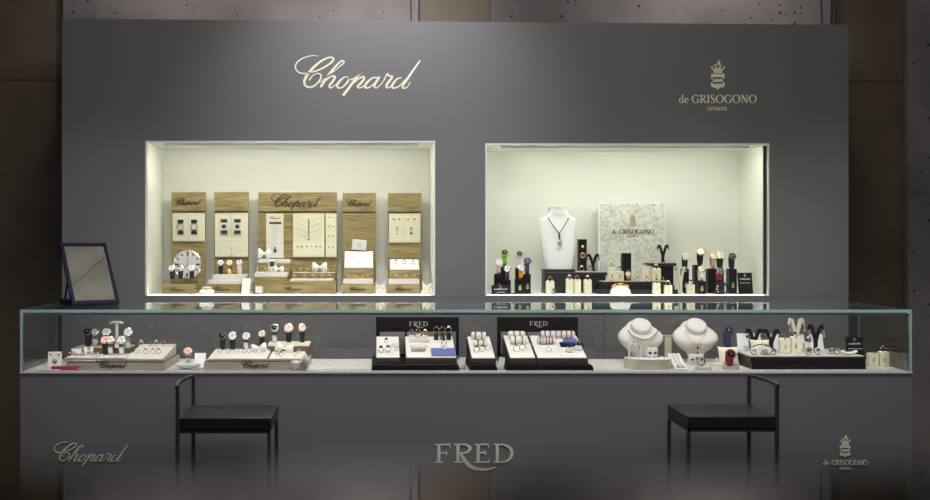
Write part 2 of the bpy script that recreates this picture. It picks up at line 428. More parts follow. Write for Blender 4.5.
mb = MB(); mb.ribbon([(-.34,-1.03),(-.298,-.874),(-.27,-.78),(-.255,-.70),(-.229,-.613),(-.18,-.42)], [.003,.005,.003,.006,.004,.003], (0,0,CEIL-.0004), UX, (0,-1,0), .001)
for v in mb.bm.verts: v.co.y = -v.co.y
struct(mb.build('trim_9', M['joint'], smooth=False))
# display wall with two openings
NL = (145, 435.5, 140.5, 296.0); NR = (485, 769.5, 143, 296.2)   # left, right, top, bottom in rows and columns at y = 0
def nb(n): return X(n[0],0), X(n[1],0), Z(n[3],0), Z(n[2],0)
a, b = nb(NL), nb(NR)
mb = MB(); th = .03
def slabx(x0, x1, z0, z1): mb.box((x0,0,z0),(x1,th,z1))
slabx(XL, a[0], 0.001, ZT); slabx(a[1], b[0], 0.001, ZT); slabx(b[1], XR, 0.001, ZT)
slabx(a[0], a[1], 0.001, a[2]); slabx(a[0], a[1], a[3], ZT)
slabx(b[0], b[1], 0.001, b[2]); slabx(b[0], b[1], b[3], ZT)
mb.box((XL, th, .001), (XL+th, .54, ZT)); mb.box((XR-th, th, .001), (XR, .54, ZT)); mb.box((XL+th, th, ZT-th), (XR-th, .54, ZT))
for v in mb.bm.verts:                          # the top edge falls slightly to the right, as measured
    if v.co.z > ZT-.04: v.co.z += Z(18.6+6.2*(v.co.x-XL)/(XR-XL), 0)-ZT
WALL = struct(mb.build('wall_front', M['fascia'], smooth=False))
ND = .41
def niche(n, lab):
    x0, x1, z0, z1 = nb(n); t = .009; e = .0015
    mb = MB()
    mb.box((x0+e,-.002,z0+e),(x1-e,ND,z0+.004)); mb.box((x0+e,-.002,z1-t),(x1-e,ND,z1-e))
    mb.box((x0+e,-.002,z0+.004),(x0+t,ND,z1-t)); mb.box((x1-t,-.002,z0+.004),(x1-e,ND,z1-t)); mb.box((x0+e,ND,z0+e),(x1-e,ND+.01,z1-e))
    o = struct(mb.build('niche_lining', M['niche'], WALL, smooth=False)); o['label'] = lab
    st = struct(MB().box((x0+.10,.06,z1-t-.006),(x1-.10,.085,z1-t-.0005)).build('light_strip', M['led'], o, smooth=False))
    s3 = struct(MB().box((x0+.012,.014,z0+.0042),(x1-.026,.019,z0+.0050)).build('light_strip', M['led_floor'], o, smooth=False))
    b2 = struct(MB().box((x0+.08,.050,z1-t-.010),(x1-.08,.059,z1-t-.0005)).build('light_lip', M['frame'], o, smooth=False))
    g = struct(MB().box((x0+t+.001,.006,z0+.0045),(x1-t-.001,.012,z1-t-.001)).build('glass_pane', M['glass'], o, smooth=False))
    return o
niche(NL, 'white lit interior of the left opening'); nr = niche(NR, 'white lit interior of the right opening')
x0, x1, z0, z1 = b
struct(MB().box((x1-.009-.014,.013,z0+.01),(x1-.0095,.024,z1-.012)).build('glazing_seal', M['darkline'], nr, smooth=False))  # narrow dark upright line at the right edge of the opening
ZN = a[2]+.0041                                # top of the niche floors

# signs on the display wall
mb = MB(); y = -.0002
script(mb, X(294,y), X(421,y), (0,y,Z(97,y)), UX, UZ, .002, k=7)
tag(mb.build('wall_sign', M['lettering'], smooth=False), 'cream handwritten-style lettering high on the grey wall above the left niche', 'sign', 'cream signs on the upper wall')
t = thing('wall_sign', 'cream crest over roman capitals high on the grey wall above the right niche', 'sign', (X(717.5,y), y, Z(112,y)), group='cream signs on the upper wall')
mb = MB(); crest(mb, X(717.8,y), .0635, (0,y,Z(89.8,y)), UX, UZ, .002); mb.build('crest', M['lettering'], t, False, t.location)
mb = MB(); serif(mb, 'de', X(679,y), X(688.8,y), (0,y,Z(103,y)), UX, UZ, .002, H=.0375, bold=1.1)
serif(mb, 'GRISOGONO', X(691.7,y), X(756.6,y), (0,y,Z(103,y)), UX, UZ, .002, H=.0385, bold=1.1); mb.build('name_lettering', M['lettering'], t, False, t.location)
mb = MB(); serif(mb, 'GENEVE', X(707.4,y), X(727,y), (0,y,Z(110.4,y)), UX, UZ, .002, H=.0165, bold=1.3); mb.build('city_lettering', M['lettering'], t, False, t.location)

# ================================================================ COUNTER
ZG = Z(309.6, CF)                             # top of the glass
M['profile'] = mat('satin_profile', (.55,.60,.60), .35)
t = thing('display_counter', 'long grey jewellery counter with a glass showcase top running across the picture', 'display counter', ((CL+CR)/2, CF/2, 0))
o = t.location
CB = -.280
zb = Z(372.3, CF)
mb = MB(); mb.box((CL,CF,.001),(CR,CB,zb-.004), bev=.003); mb.build('counter_body', M['counter'], t, off=o)
mb = MB(); mb.box((CL+.001,CF-.001,zb-.0035),(CR-.001,CB,ZDECK), bev=.0015); dk = mb.build('deck', M['linen'], t, off=o)
mb = MB(); mb.box((CL,CF-.004,zb-.004),(CR,CF-.0012,ZDECK+.001)); mb.build('deck_edge', M['frame'], t, off=o)
g = .010
def pane(name, lo, hi, thin, lab=None):
    """glass sheet whose rim is green"""
    mb = MB(); mb.box(lo, hi)
    for f in mb.bm.faces:
        f.normal_update()
        f.material_index = 0 if abs(f.normal[thin]) > .5 else (1 if abs(f.normal.y) > .5 and f.calc_center_median().y < CF+.02 else 2)
    ob = mb.build(name, [M['glass'], M['glass_edge'], M['glass_edge_dark']], t, False, o)
    if lab: ob['label'] = lab
    return ob
pane('top_glass', (CL,CF,ZG-.0105), (CR,CB,ZG), 2, 'glass top sheet with a green edge')
pane('front_glass', (CL+g,CF+.0005,ZDECK+.001), (CR-g,CF+g,ZG-.011), 1)
pane('side_glass', (CL,CF+.0005,ZDECK+.001), (CL+g-.0005,CB,ZG-.011), 0)
pane('side_glass', (CR-g+.0005,CF+.0005,ZDECK+.001), (CR,CB,ZG-.011), 0)
bj = [CL+g+.001, X(327,CB), X(604,CB), CR-g-.001]
for i in range(3):
    pane('back_glass', (bj[i]+.001,CB-.009,ZDECK+.001), (bj[i+1]-.001,CB-.001,ZG-.011), 1)
mb = MB(); mb.box((CL+g+.002,CF+g+.001,ZG-.0225),(CR-g-.002,CF+g+.004,ZG-.0112)); mb.build('light_profile', M['profile'], t, False, o)
mb = MB(); mb.box((CL+g+.004,CF+g+.0045,ZG-.0205),(CR-g-.004,CF+g+.013,ZG-.012)); mb.build('light_strip', M['led_case'], t, False, o)
# printing on the counter front
y = CF-.0002
mb = MB(); script(mb, X(53.5,y), X(128,y), (0,y,Z(466.5,y)), UX, UZ, .002, k=6)
lo = mb.build('lettering', M['lettering_pale'], t, False, o); lo['label'] = 'pale handwritten-style lettering at left end'
mb = MB(); swash(mb, X(434.5,y), X(512,y), (0,y,Z(462.6,y)), UX, UZ, .002)
lo = mb.build('lettering', M['lettering_pale'], t, False, o); lo['label'] = 'large pale roman capitals with a swash R in the middle'
mb = MB(); crest(mb, X(845,y), .0415, (0,y,Z(457.5,y)), UX, UZ, .002)
serif(mb, 'de', X(823,y), X(829.5,y), (0,y,Z(465,y)), UX, UZ, .002, H=.019, bold=1.2); serif(mb, 'GRISOGONO', X(831.5,y), X(867.5,y), (0,y,Z(465,y)), UX, UZ, .002, H=.020, bold=1.2)
serif(mb, 'GENEVE', X(839.5,y), X(851,y), (0,y,Z(469.3,y)), UX, UZ, .002, H=.008, bold=1.5)
lo = mb.build('lettering', M['lettering_pale'], t, False, o); lo['label'] = 'small pale crest with roman capitals at right end'

# ================================================================ STOOLS
def stool(label, xb, xe, yf, yk, zs, zr, mirror):
    """xb: back (rail) side, xe: open side, yf/yk front and rear edges"""
    c = V3(((xb+xe)/2, (yf+yk)/2, 0)); t = thing('bar_stool', label, 'stool', c, group='black stools at the counter')
    x0, x1 = min(xb,xe), max(xb,xe)
    P = .0140
    MB().box((x0+.004,yf,zs-.046),(x1,yk,zs), bev=.004).build('seat', M['seat_black'], t, off=c)
    mb = MB()
    for (p, q) in (((x0+.006,yf+.004),(x1-.006,yf+P)), ((x0+.006,yk-P),(x1-.006,yk-.004)), ((x0+.006,yf+.004),(x0+P,yk-.004)), ((x1-P,yf+.004),(x1-.006,yk-.004))):
        mb.box((p[0],p[1],zs-.057),(q[0],q[1],zs-.0465), bev=.001)
    mb.build('seat_frame', M['steel_black'], t, off=c)
    s = 1 if xb < xe else -1
    for yy in (yf-.006, yk-P+.006):                              # rail posts run from the floor up to the rail
        xo = xb + s*(.006 if yy < yf else .012)
        MB().box((xo-s*(P-.004),yy,.001),(xo+s*.004,yy+P,zr-.002), bev=.002).build('leg', M['steel_black'], t, off=c)
    for yy in (yf+.002, yk-P-.002):
        MB().box((xe-s*.001,yy,.001),(xe-s*(P+.001),yy+P,zs-.0575), bev=.002).build('leg', M['steel_black'], t, off=c)
    mb = MB(); L = []; n = 10                                     # gently bowed flat rail
    for i in range(n+1):
        f = i/n; yy = yf-.009 + f*(yk-yf+.018); bow = .022*math.sin(PI*f)
        xx = xb + s*(.002+.006*f) - s*(bow*.9)
        L.append([V3((xx-.007,yy,zr-.011)), V3((xx+.007,yy,zr-.011)), V3((xx+.007,yy,zr)), V3((xx-.007,yy,zr))])
    mb.rings(L); mb.build('back_rail', M['steel_black'], t, off=c)
    for i in range(2):
        yy = yf+.04 if i == 0 else yk-.04
        MB().box((x0+.02,yy,.20),(x1-.02,yy+.01,.212)).build('stretcher', M['steel_black'], t, off=c) if False else None
    return t
stool('low-railed black steel stool before the left half of the counter, rail on its left', -.734, -.390, 4.01-DW, 4.32-DW, .66, .779, 1)
stool('low-railed black steel stool before the right half of the counter, rail on its right', 1.470, 1.136, 4.045-DW, 4.334-DW, .66, .779, -1)

# ================================================================ TABLE MIRROR on the glass top
th = math.radians(32)
ybm = YD(305.4, ZG)
t = thing('table_mirror', 'navy framed tabletop mirror tilted back on the left end of the glass counter top', 'mirror', (X(90,ybm), ybm, ZG+.0006), th)
w, Lh, lean = .203, .315, .185
vz = math.sqrt(Lh*Lh-lean*lean)
V = V3((0, lean, vz)).normalized()                               # up along the mirror
NN = V3((0, -V.z, V.y))
def fr(mb, x0, x1, s0, s1, d0, d1):
    P = [];
    for s_, d_ in ((s0,d0),(s0,d1),(s1,d0),(s1,d1)): pass
    base = V3((0, -.085, .010))
    c = lambda x, s_, d_: base + V3((x,0,0)) + V*s_ + NN*d_
    mb.hexa([c(x0,s0,d1), c(x1,s0,d1), c(x1,s0,d0), c(x0,s0,d0), c(x0,s1,d1), c(x1,s1,d1), c(x1,s1,d0), c(x0,s1,d0)], bev=.0015)
mb = MB(); fw = .015
fr(mb, -w/2, w/2, 0, fw+.003, -.012, .004); fr(mb, -w/2, w/2, Lh-fw, Lh, -.012, .004); fr(mb, -w/2, -w/2+fw, fw, Lh-fw, -.012, .004); fr(mb, w/2-fw, w/2, fw, Lh-fw, -.012, .004)
mb.build('frame', M['navy'], t)
mb = MB(); fr(mb, -w/2+fw-.001, w/2-fw+.001, fw, Lh-fw+.001, -.010, 0); mb.build('mirror_glass', M['mirror'], t, False)
mb = MB(); mb.box((-w/2,-.062,0),(w/2,.10,.026), bev=.003); mb.build('base_box', M['navy'], t)
mb = MB(); mb.tube([(-w/2+.02,.09,.024), (-w/2+.02, -.085+V.y*.17+.013, .010+V.z*.17)], .004); mb.build('strut', M['navy'], t)
MB().ball((-w/2-.004,-.085+V.y*.07,.010+V.z*.07), .006).build('hinge_knob', M['gunmetal'], t)

# ================================================================ POLISHED FOREGROUND COUNTER (the camera stands on it)
HC, EC = .0245, .117
t = thing('polished_counter', 'polished black counter in the foreground mirroring the rear wall along the bottom of the photo', 'counter', (.2, -DW-.3, 0))
o = t.location
MB().box((-1.6,-DW-.66,CAMZ-HC-.03),(2.0,-DW+EC,CAMZ-HC), bev=.001).build('counter_top', M['gloss'], t, off=o)
MB().box((-1.5,-DW-.6,.001),(1.9,-DW+EC-.08,CAMZ-HC-.0305)).build('counter_base', M['charcoal'], t, False, o)
# ================================================================ JEWELLERY KIT
def watch(label, group, loc, h, strap, dial, case, d=.036, rz=0.0, sw=None, tilt=28, square=False):
    t = thing('wristwatch', label, 'watch', loc, rz, group)
    ry, rzz = .019, h/2
    N = 28; sw = sw or d*.52
    L = [(ry-ry*math.cos(2*PI*k/N), rzz+rzz*math.sin(2*PI*k/N)*.985) for k in range(N)]
    ws = [sw*(1.0 if math.sin(2*PI*k/N) > 0 else 1.0+.1*math.sin(2*PI*k/N)) for k in range(N)]
    MB().band(L, ws, .0028).build('strap', M[strap], t)
    a = math.radians(40); c = V3((0, ry-ry*math.cos(a)-.003, rzz+rzz*math.sin(a)))
    n = V3((0, -math.cos(math.radians(tilt)), math.sin(math.radians(tilt))))
    up = V3((0, n.z, -n.y)); R = d/2
    if square:
        B = Matrix((UX, up, n)).transposed().to_4x4(); B.translation = c
        MB().box((-R*.86,-R,-.004), (R*.86,R,.004), bev=.0025, M=B).build('case', M[case], t)
        MB().box((-R*.64,-R*.76,.0042), (R*.64,R*.76,.0052), M=B).build('dial', M[dial], t)
    else:
        mb = MB(); mb.lathe([(R*.86,-.0045),(R,-.002),(R,.002),(R*.88,.0046),(R*.76,.0048),(R*.74,.003)], c, n, 22); mb.build('case', M[case], t)
        mb = MB(); mb.cyl(c+n*.0028, c+n*.0036, R*.75, n=22); mb.build('dial', M[dial], t)
    hd = MB(); inv = 'dial_white' if 'black' in dial or 'purple' in dial or 'blue' in dial else 'ink'
    base = c+n*(.0056 if square else .0039)
    hd.prism([(-.0006,-.001),(.0006,-.001),(.0006,R*.5),(-.0006,R*.5)], base, UX, up, .0004); hd.prism([(-.001,-.0006),(R*.38,-.0006),(R*.38,.0006),(-.001,.0006)], base, UX, up, .0004)
    hd.build('hands', M[inv], t, False)
    MB().cyl(c+UX*(R*.84), c+UX*(R+.0035), .0022, n=14).build('crown', M[case], t)
    return t
def ring(label, group, loc, R=.0095, metal='gold', gem=None, rz=0.0, lie=False, gs=.0042, w=1.0):
    t = thing('finger_ring', label, 'ring', loc, rz, group)
    d = (0,0,1) if lie else (0,1,0)
    MB().torus((0,0,.0016 if lie else R+.0013), R, .0014, d, 22, 8, w).build('band', M[metal], t)
    if gem:
        c = (0,-R-.001,.003) if lie else (0,-.0006,2*R+.0022)
        mb = MB(); mb.lathe([(.0006,-gs*.7),(gs,-.05*gs),(gs*.86,gs*.4),(gs*.5,gs*.55)], c, (0,-.4,.9), 14); mb.build('gem', M[gem], t)
    return t
def ring_block(label, group, loc, w, h, dp=.026, col='cream', rz=0.0, emblem=True, clip=True):
    t = thing('ring_stand', label, 'ring stand', loc, rz, group)
    mb = MB(); g = w*.11
    mb.box((-w/2,-dp/2,0),(w/2,dp/2,h*.86), bev=.0012); mb.box((-w/2,-dp/2,h*.861),(-g,dp/2,h*.94), bev=.001); mb.box((g,-dp/2,h*.861),(w/2,dp/2,h*.94), bev=.001)
    mb.build('stand_body', M[col], t)
    if clip:
        mb = MB()
        for s in (-1,1): mb.hexa([(s*g,-dp/2,h*.942),(s*w/2,-dp/2,h*.942),(s*w/2,dp/2,h*.942),(s*g,dp/2,h*.942),(s*g,-dp/2+.003,h*.99),(s*w/2*.6,-dp/2+.003,h*.99),(s*w/2*.6,dp/2-.003,h*.99),(s*g,dp/2-.003,h*.99)])
        mb.build('ring_cushion', M['paper'], t, False)
    if emblem:
        mb = MB(); crest(mb, 0, w*.24, (0,-dp/2-.0001,h*.28), UX, UZ, .0006); mb.build('emblem', M['goldink'], t, False)
    return t
def block_ring(n, px, y, ytop, ybot, wpx, zf, where, gem='gem_clear', metal='gold', col='cream', grp='ring stands', R=.0095, rg='rings on stands', ringlab=None, emblem=True):
    s = abs(X(px+1,y)-X(px,y)); w = wpx*s; h = Z(ytop, y)-zf-.014
    ring_block(where, grp, (X(px,y), y, zf), w, h, col=col, emblem=emblem)
    if ringlab: ring(ringlab, rg, (X(px,y), y, zf+h*.861+.0006), R*1.08, metal, gem, gs=.0072)
def pedestal(label, group, loc, w, h, dp, mat_, emblem=True, rz=0.0, cat='display block'):
    t = thing('display_block', label, cat, loc, rz, group)
    MB().box((-w/2,-dp/2,0),(w/2,dp/2,h), bev=.0012).build('block_body', M[mat_], t)
    MB().box((-w/2+.002,-dp/2+.002,h+.0001),(w/2-.002,dp/2-.002,h+.0012)).build('top_pad', M['charcoal' if mat_ == 'black' else mat_], t, False)
    if emblem:
        mb = MB(); crest(mb, 0, .013, (0,-dp/2-.0001,h*.22), UX, UZ, .0006); mb.build('emblem', M['goldink'], t, False)
    return t
def fork(label, group, loc, h, w, col, thick=.010):
    """earring stand: post that splits in two arms"""
    t = thing('earring_stand', label, 'earring stand', loc, 0, group)
    s = w/2
    mb = MB(); st = h*.46
    mb.ribbon([(0,0),(0,st*.6),(0,st)], [w*.24,w*.22,w*.26], (0,thick/2,0), UX, UZ, thick)
    mb.build('post', M[col], t, False)
    for q in (-1, 1):
        P = ([(q*.0012,st*.8,w*.17),(q*s*.34,h*.72,w*.20),(q*s*.60,h*.93,w*.21),(q*s*.72,h*.945,w*.19),(q*s*.84,h*.89,w*.15),(q*s,h*.78,w*.05)])
        MB().ribbon([(p[0],p[1]) for p in P], [p[2] for p in P], (0,thick/2-.0002*q,0), UX, UZ, thick).build('arm', M[col], t, False)
    MB().box((-w*.22,-thick*1.3,0),(w*.22,thick*1.3,.004), bev=.001).build('foot', M[col], t)
    return t
def earring(label, group, loc, drop, metal='silver', gem='gem_clear', s=.005):
    t = thing('drop_earring', label, 'earring', loc, 0, group)
    MB().torus((0,0,-s*.6), s*.6, .0007, (0,1,0), 14, 6).build('hook', M[metal], t)
    mb = MB(); n = max(1, int(drop/(s*1.6)))
    for i in range(n): mb.ball((0,0,-s*1.6-i*drop/n), s*(.55+.25*(i == n-1)), 10, 7)
    mb.build('gem_drop', M[gem], t)
    return t
def bow(label, group, loc, w, h, col='satin', rz=0.0, roll=0.0):
    t = thing('ribbon_bow', label, 'bow', loc, rz, group)
    R = Matrix.Rotation(roll, 4, 'Y'); C = V3((0,0,h*.5))
    for s in (-1, 1):
        L = []
        for i in range(9):
            f = i/8; x = s*(.04+.96*f)*w/2; hh = h*(.10+.40*math.sin(min(1,f*1.15)*PI/2)) * (1 if f < .9 else .75); th = .002+.010*math.sin(f*PI)**.7
            L.append([C + R.to_3x3() @ V3((x, th*math.cos(2*PI*k/14), hh*math.sin(2*PI*k/14)*(1-.0) + .04*h*f)) for k in range(14)])
        MB().rings(L).build('loop', M[col], t)
        mb = MB(); mb.prism([(s*.02*w,0),(s*.10*w,0),(s*.34*w,-h*.46),(s*.22*w,-h*.5)] if s > 0 else [(s*.22*w,-h*.5),(s*.34*w,-h*.46),(s*.10*w,0),(s*.02*w,0)], C+V3((0,-.004,0)), R.to_3x3() @ UX, R.to_3x3() @ UZ, .0012); mb.build('tail', M[col], t, False)
    MB().ball(C+V3((0,-.004,0)), (w*.07,.007,h*.16), 12, 8).build('knot', M[col], t)
    return t
def necklace(label, group, loc, pts, pend=None, metal='silver', r=.0009, gem='gem_clear', ps=.004, cat='necklace'):
    t = thing('necklace', label, cat, loc, 0, group)
    MB().tube(pts, r, 6).build('chain', M[metal], t)
    if pend:
        mb = MB()
        for p in pend: mb.ball(p, ps, 10, 7)
        mb.build('pendant', M[gem], t)
    return t
def slope(label, name, cat, group, x0, x1, yf, yk, zb, zf, zk, top, side, tpad=.0025, rim=.004, loc=None):
    """wedge shaped tray with a suede pad on its sloping top; world coordinates"""
    c = V3(((x0+x1)/2, (yf+yk)/2, zb))
    t = thing(name, label, cat, c, 0, group)
    MB().hexa([(x0,yf,zb),(x1,yf,zb),(x1,yk,zb),(x0,yk,zb),(x0,yf,zf),(x1,yf,zf),(x1,yk,zk),(x0,yk,zk)], bev=.001).build('tray_body', M[side], t, off=c)
    n = V3((0, -(zk-zf), yk-yf)).normalized()
    P = [V3((x0+rim,yf+rim*.6,zf)), V3((x1-rim,yf+rim*.6,zf)), V3((x1-rim,yk-rim*.6,zk)), V3((x0+rim,yk-rim*.6,zk))]
    k = (zk-zf)/(yk-yf)
    P = [V3((p.x,p.y,zf+(p.y-yf)*k)) for p in P]
    MB().hexa([p+n*.0002 for p in P]+[p+n*tpad for p in P]).build('tray_pad', M[top], t, False, off=c)
    return t
def on_slope(yf, zf, yk, zk, y): return zf+(y-yf)/(yk-yf)*(zk-zf)
def bolster(label, group, loc, L, r, col='white', tilt=0.0):
    t = thing('bolster_cushion', label, 'cushion', loc, 0, group)
    mb = MB(); mb.lathe([(r*.45,-L/2),(r*.9,-L/2+r*.18),(r,-L/2+r*.5),(r,L/2-r*.5),(r*.9,L/2-r*.18),(r*.45,L/2)], (0,0,r), (1,0,0), 22); mb.build('cushion_roll', M[col], t)
    return t
def bangle(label, group, loc, r, metal, cord, charm=True, cc='gold'):
    """thin bracelet closed around a bolster"""
    t = thing('bracelet', label, 'bracelet', loc, 0, group)
    MB().torus((0,0,r), r+.0016, .0015, (1,0,0), 26, 6, 1.6).build('cord_band', M[cord], t)
    if charm:
        a = math.radians(48); c = V3((0, -(r+.003)*math.cos(a), r+(r+.003)*math.sin(a)))
        MB().torus(c, .0042, .0013, (0,-.7,.7), 14, 6).build('buckle', M[cc], t)
    return t
def cuff(label, group, loc, R, r, metal, gem=None, rz=0.0, ng=7, tilt=0):
    """open bracelet standing or lying"""
    t = thing('bracelet', label, 'bracelet', loc, rz, group)
    A = [math.radians(-50+i*280/24) for i in range(25)]
    MB().tube([(R*math.cos(a), -R*math.cos(math.radians(tilt))*math.sin(a)*(0 if tilt == 90 else 1) if tilt != 90 else 0, (R*math.sin(a)+R*.78+r if tilt == 90 else r)) for a in A], r, 8).build('band', M[metal], t)
    if gem:
        mb = MB()
        for i in range(ng):
            a = math.radians(40+i*100/(ng-1))
            p = (R*math.cos(a), 0, R*math.sin(a)+R*.78+r) if tilt == 90 else (R*math.cos(a), -R*math.sin(a), r*1.2)
            q = V3(p) + V3((0,-r*.8,0)); mb.ball(q, r*1.1, 9, 6)
        mb.build('stones', M[gem], t)
    return t
def cardstand(label, loc, w, h, lean, col, ink, lines=(), rz=0.0, cat='display card', emblem=None, group=None, name='display_card', logo=None):
    t = thing(name, label, cat, loc, rz, group)
    V = V3((0,math.sin(lean),math.cos(lean))); n = V3((0,-V.z,V.y))
    c = lambda x,s,d: V3((x,0,0))+V*s+n*d
    o = V3((0,0,.0026*math.sin(lean)))
    mb = MB(); mb.hexa([o+c(-w/2,0,0),o+c(w/2,0,0),o+c(w/2,0,-.0025),o+c(-w/2,0,-.0025),o+c(-w/2,h,0),o+c(w/2,h,0),o+c(w/2,h,-.0025),o+c(-w/2,h,-.0025)]); mb.build('card', M[col], t, False)
    mb = MB(); q = o+c(0,h*.6,-.0028); mb.hexa([(-.01,q.y,q.z-.004),(.01,q.y,q.z-.004),(.01,q.y+.0005,q.z),(-.01,q.y+.0005,q.z),(-.01,q.y+h*.3,0),(.01,q.y+h*.3,0),(.01,q.y+h*.3+.002,0),(-.01,q.y+h*.3+.002,0)][4:]+[(-.01,q.y,q.z-.004),(.01,q.y,q.z-.004),(.01,q.y+.001,q.z),(-.01,q.y+.001,q.z)]); mb.build('easel', M[col], t, False)
    O = o+c(0,0,.0002)
    if logo:
        mb = MB(); u0, u1, s0, hh = logo
        k = (u1-u0)/9.0
        serif(mb, 'de', u0*w, (u0+k*1.3)*w, O+V*(s0*h), UX, V, .0004, H=hh*h, bold=1.5); serif(mb, 'GRISOGONO', (u0+k*1.6)*w, u1*w, O+V*(s0*h), UX, V, .0004, H=hh*h, bold=1.5)
        for (a, b_, s_, dash) in lines:
            x = a
            while x < b_:
                mb.prism([(x*w,s_*h),((x+dash*.8)*w,s_*h),((x+dash*.8)*w,s_*h+.0022),(x*w,s_*h+.0022)], O, UX, V, .0004); x += dash
        mb.build('lettering', M[ink], t, False)
    if emblem:
        mb = MB(); crest(mb, 0, w*emblem[0], O+V*(emblem[1]*h), UX, V, .0005); mb.build('emblem', M['goldink'], t, False)
    return t
# ================================================================ LEFT NICHE
zf = ZN
YP = .34                                                          # front of the tall wooden panels
def pbx(mb, x0, x1, yt, yb, y, dp, bev=0.0, zmin=None):
    """box from measured columns and rows of its front face at depth y"""
    z0 = Z(yb, y) if yb is not None else zmin
    mb.box((X(x0,y), y, z0), (X(x1,y), y+dp, Z(yt,y)), bev=bev); return mb
def panel(label, x0, x1, top, groove, joints=(), letter=None):
    c = V3((X((x0+x1)/2,YP), YP+.01, zf)); t = thing('wooden_panel', label, 'display panel', c, 0, 'tall oak panels in the left niche')
    rows = [top, groove]+list(joints); zb = zf+.0003
    pbx(MB(), x0, x1, top, groove-.4, YP, .022, .0008).build('header_board', M['oak'], t, off=c)
    ys = [groove+.6]+list(joints)+[None]
    for a, b_ in zip(ys[:-1], ys[1:]):
        mb = MB(); pbx(mb, x0, x1, a+.25, None if b_ is None else b_-.15, YP, .022, .0008, zmin=zb); mb.build('panel_board', M['oak'], t, off=c)
    mb = MB(); pbx(mb, x0+.3, x1-.3, groove-.6, groove+.8, YP-.001, .010); mb.build('metal_strip', M['gunmetal'], t, False, off=c)
    if letter:
        mb = MB(); y = YP-.0002; script(mb, X(letter[0],y), X(letter[1],y), (0,y,Z(letter[2],y)), UX, UZ, .0012, k=5, bold=1.25*(1.5 if letter[1]-letter[0] < 40 else 1.05)); mb.build('lettering', M['ink'], t, False, off=c)
    return t
panel('tall oak panel at far left of the left niche, script on its header', 171.5, 205.5, 192, 211.6, (242.5,), (175,201.5,206.5))
panel('tall oak panel with blank header, second from left in the left niche', 214.3, 248.6, 192, 211.6, (257.5,))
panel('wide oak panel with large black script in the middle of the left niche', 258.3, 337, 192.3, 211.8, (227.5,243,258.5), (271,322,210.2))
panel('tall oak panel, second from right in the left niche, script on its header', 342.6, 376, 193, 212.2, (228,243.5,258.5), (346.5,372,207.5))
panel('tall oak panel with blank header at the far right of the left niche', 388, 421.5, 193.2, 212.4, (243,259))
YC = YP-.0125                                                     # front of the cream boards
def board(label, x0, x1, yt, yb, vs=(), hs=(), frame=False):
    c = V3((X((x0+x1)/2,YC), YC, Z(yb,YC))); t = thing('jewellery_board', label, 'jewellery board', c, 0, 'cream jewellery boards in the left niche')
    pbx(MB(), x0, x1, yt, yb, YC, .011, .0015).build('board_pad', M['cream'], t, off=c)
    R = [(x0+.8, x1-.8, yt+.8, yt+1.2), (x0+.8, x1-.8, yb-1.2, yb-.8)]+[(v-.18, v+.18, yt+1.2, yb-1.2) for v in vs]+[(x0+.8, x1-.8, h-.18, h+.18) for h in hs]
    for r in R: pbx(MB(), *r, YC-.0006, .0005).build('seam', M['tancream'], t, False, off=c)
    return t
board('cream board with two gold watches on the far left oak panel', 172.5, 204.8, 213.2, 241.3, (188.5,))
board('tall cream board with two square watches above two chains, second oak panel', 215, 248, 213.2, 257, (231.5,), (241,))
board('cream board with layered chains and a row of earrings on the wide oak panel', 293, 324.3, 213.4, 257.2)
board('narrow cream strip board with four earring pairs on the wide oak panel', 325.6, 336.6, 213.4, 257.2)
board('cream board with four earring sets on the far right oak panel', 389, 420.6, 213.6, 242.6, (404.8,))
c = V3((X(274.5,YC), YC, Z(258.3,YC)))
t = thing('jewellery_board', 'tall white boxed board with one long pendant, left of the wide oak panel', 'jewellery board', c, 0, 'cream jewellery boards in the left niche')
pbx(MB(), 266, 283.5, 213.6, 258.3, YC, .011, .0015).build('board_pad', M['cream'], t, off=c)
pbx(MB(), 269.2, 281.2, 224, 258, YC-.004, .0038, .001).build('inner_pad', M['white'], t, off=c)
pbx(MB(), 269.2, 281.2, 222, 224, YC-.005, .0048).build('dark_lip', M['brownedge'], t, off=c)
mb = MB(); y = YC-.0002; script(mb, X(269.5,y), X(280.5,y), (0,y,Z(219.8,y)), UX, UZ, .0008, k=2, bold=1.3); mb.build('lettering', M['ink'], t, False, off=c)
def flat_watch(label, px, py, dial, case, strap, w=8.2, h=16, square=False):
    """watch strapped flat on a board"""
    y = YC-.0015; s = (DW+y)/FOC; c = V3((X(px,y), y, Z(py,y))); t = thing('wristwatch', label, 'watch', c, 0, 'watches strapped on the cream boards')
    W, H = w*s, h*s
    pbx(MB(), px-w/2, px+w/2, py-h/2, py+h/2, y-.003, .0042, .001).build('backing_pad', M['white'], t, off=c)
    for q in (-1, 1):
        MB().box((-W*.36,-.007,q*H*.24 if q > 0 else q*H*.46),(W*.36,-.0032,q*H*.46 if q > 0 else q*H*.24), bev=.001).build('strap', M[strap], t)
    if square:
        MB().box((-W*.42,-.010,-H*.24),(W*.42,-.0032,H*.24), bev=.001).build('case', M[case], t); MB().cyl((0,-.0104,0),(0,-.0112,0), W*.24, n=18).build('dial', M[dial], t)
    else:
        MB().lathe([(W*.44,0),(W*.46,.004),(W*.40,.0075),(W*.34,.0072)], (0,-.0034,0), (0,-1,0), 22).build('case', M[case], t)
        MB().cyl((0,-.0105,0),(0,-.0112,0), W*.35, n=18).build('dial', M[dial], t)
    hd = MB(); hd.box((-.0006,-.0117,0),(.0006,-.0113,W*.26)); hd.box((0,-.0117,-.0006),(W*.2,-.0113,.0006)); hd.build('hands', M['ink' if dial != 'dial_black' else 'dial_white'], t, False)
flat_watch('gold watch with white dial, left one on the far left board', 180.7, 227, 'dial_white', 'gold', 'strap_black')
flat_watch('gold watch with white dial, right one on the far left board', 194.3, 227, 'dial_white', 'gold', 'strap_black')
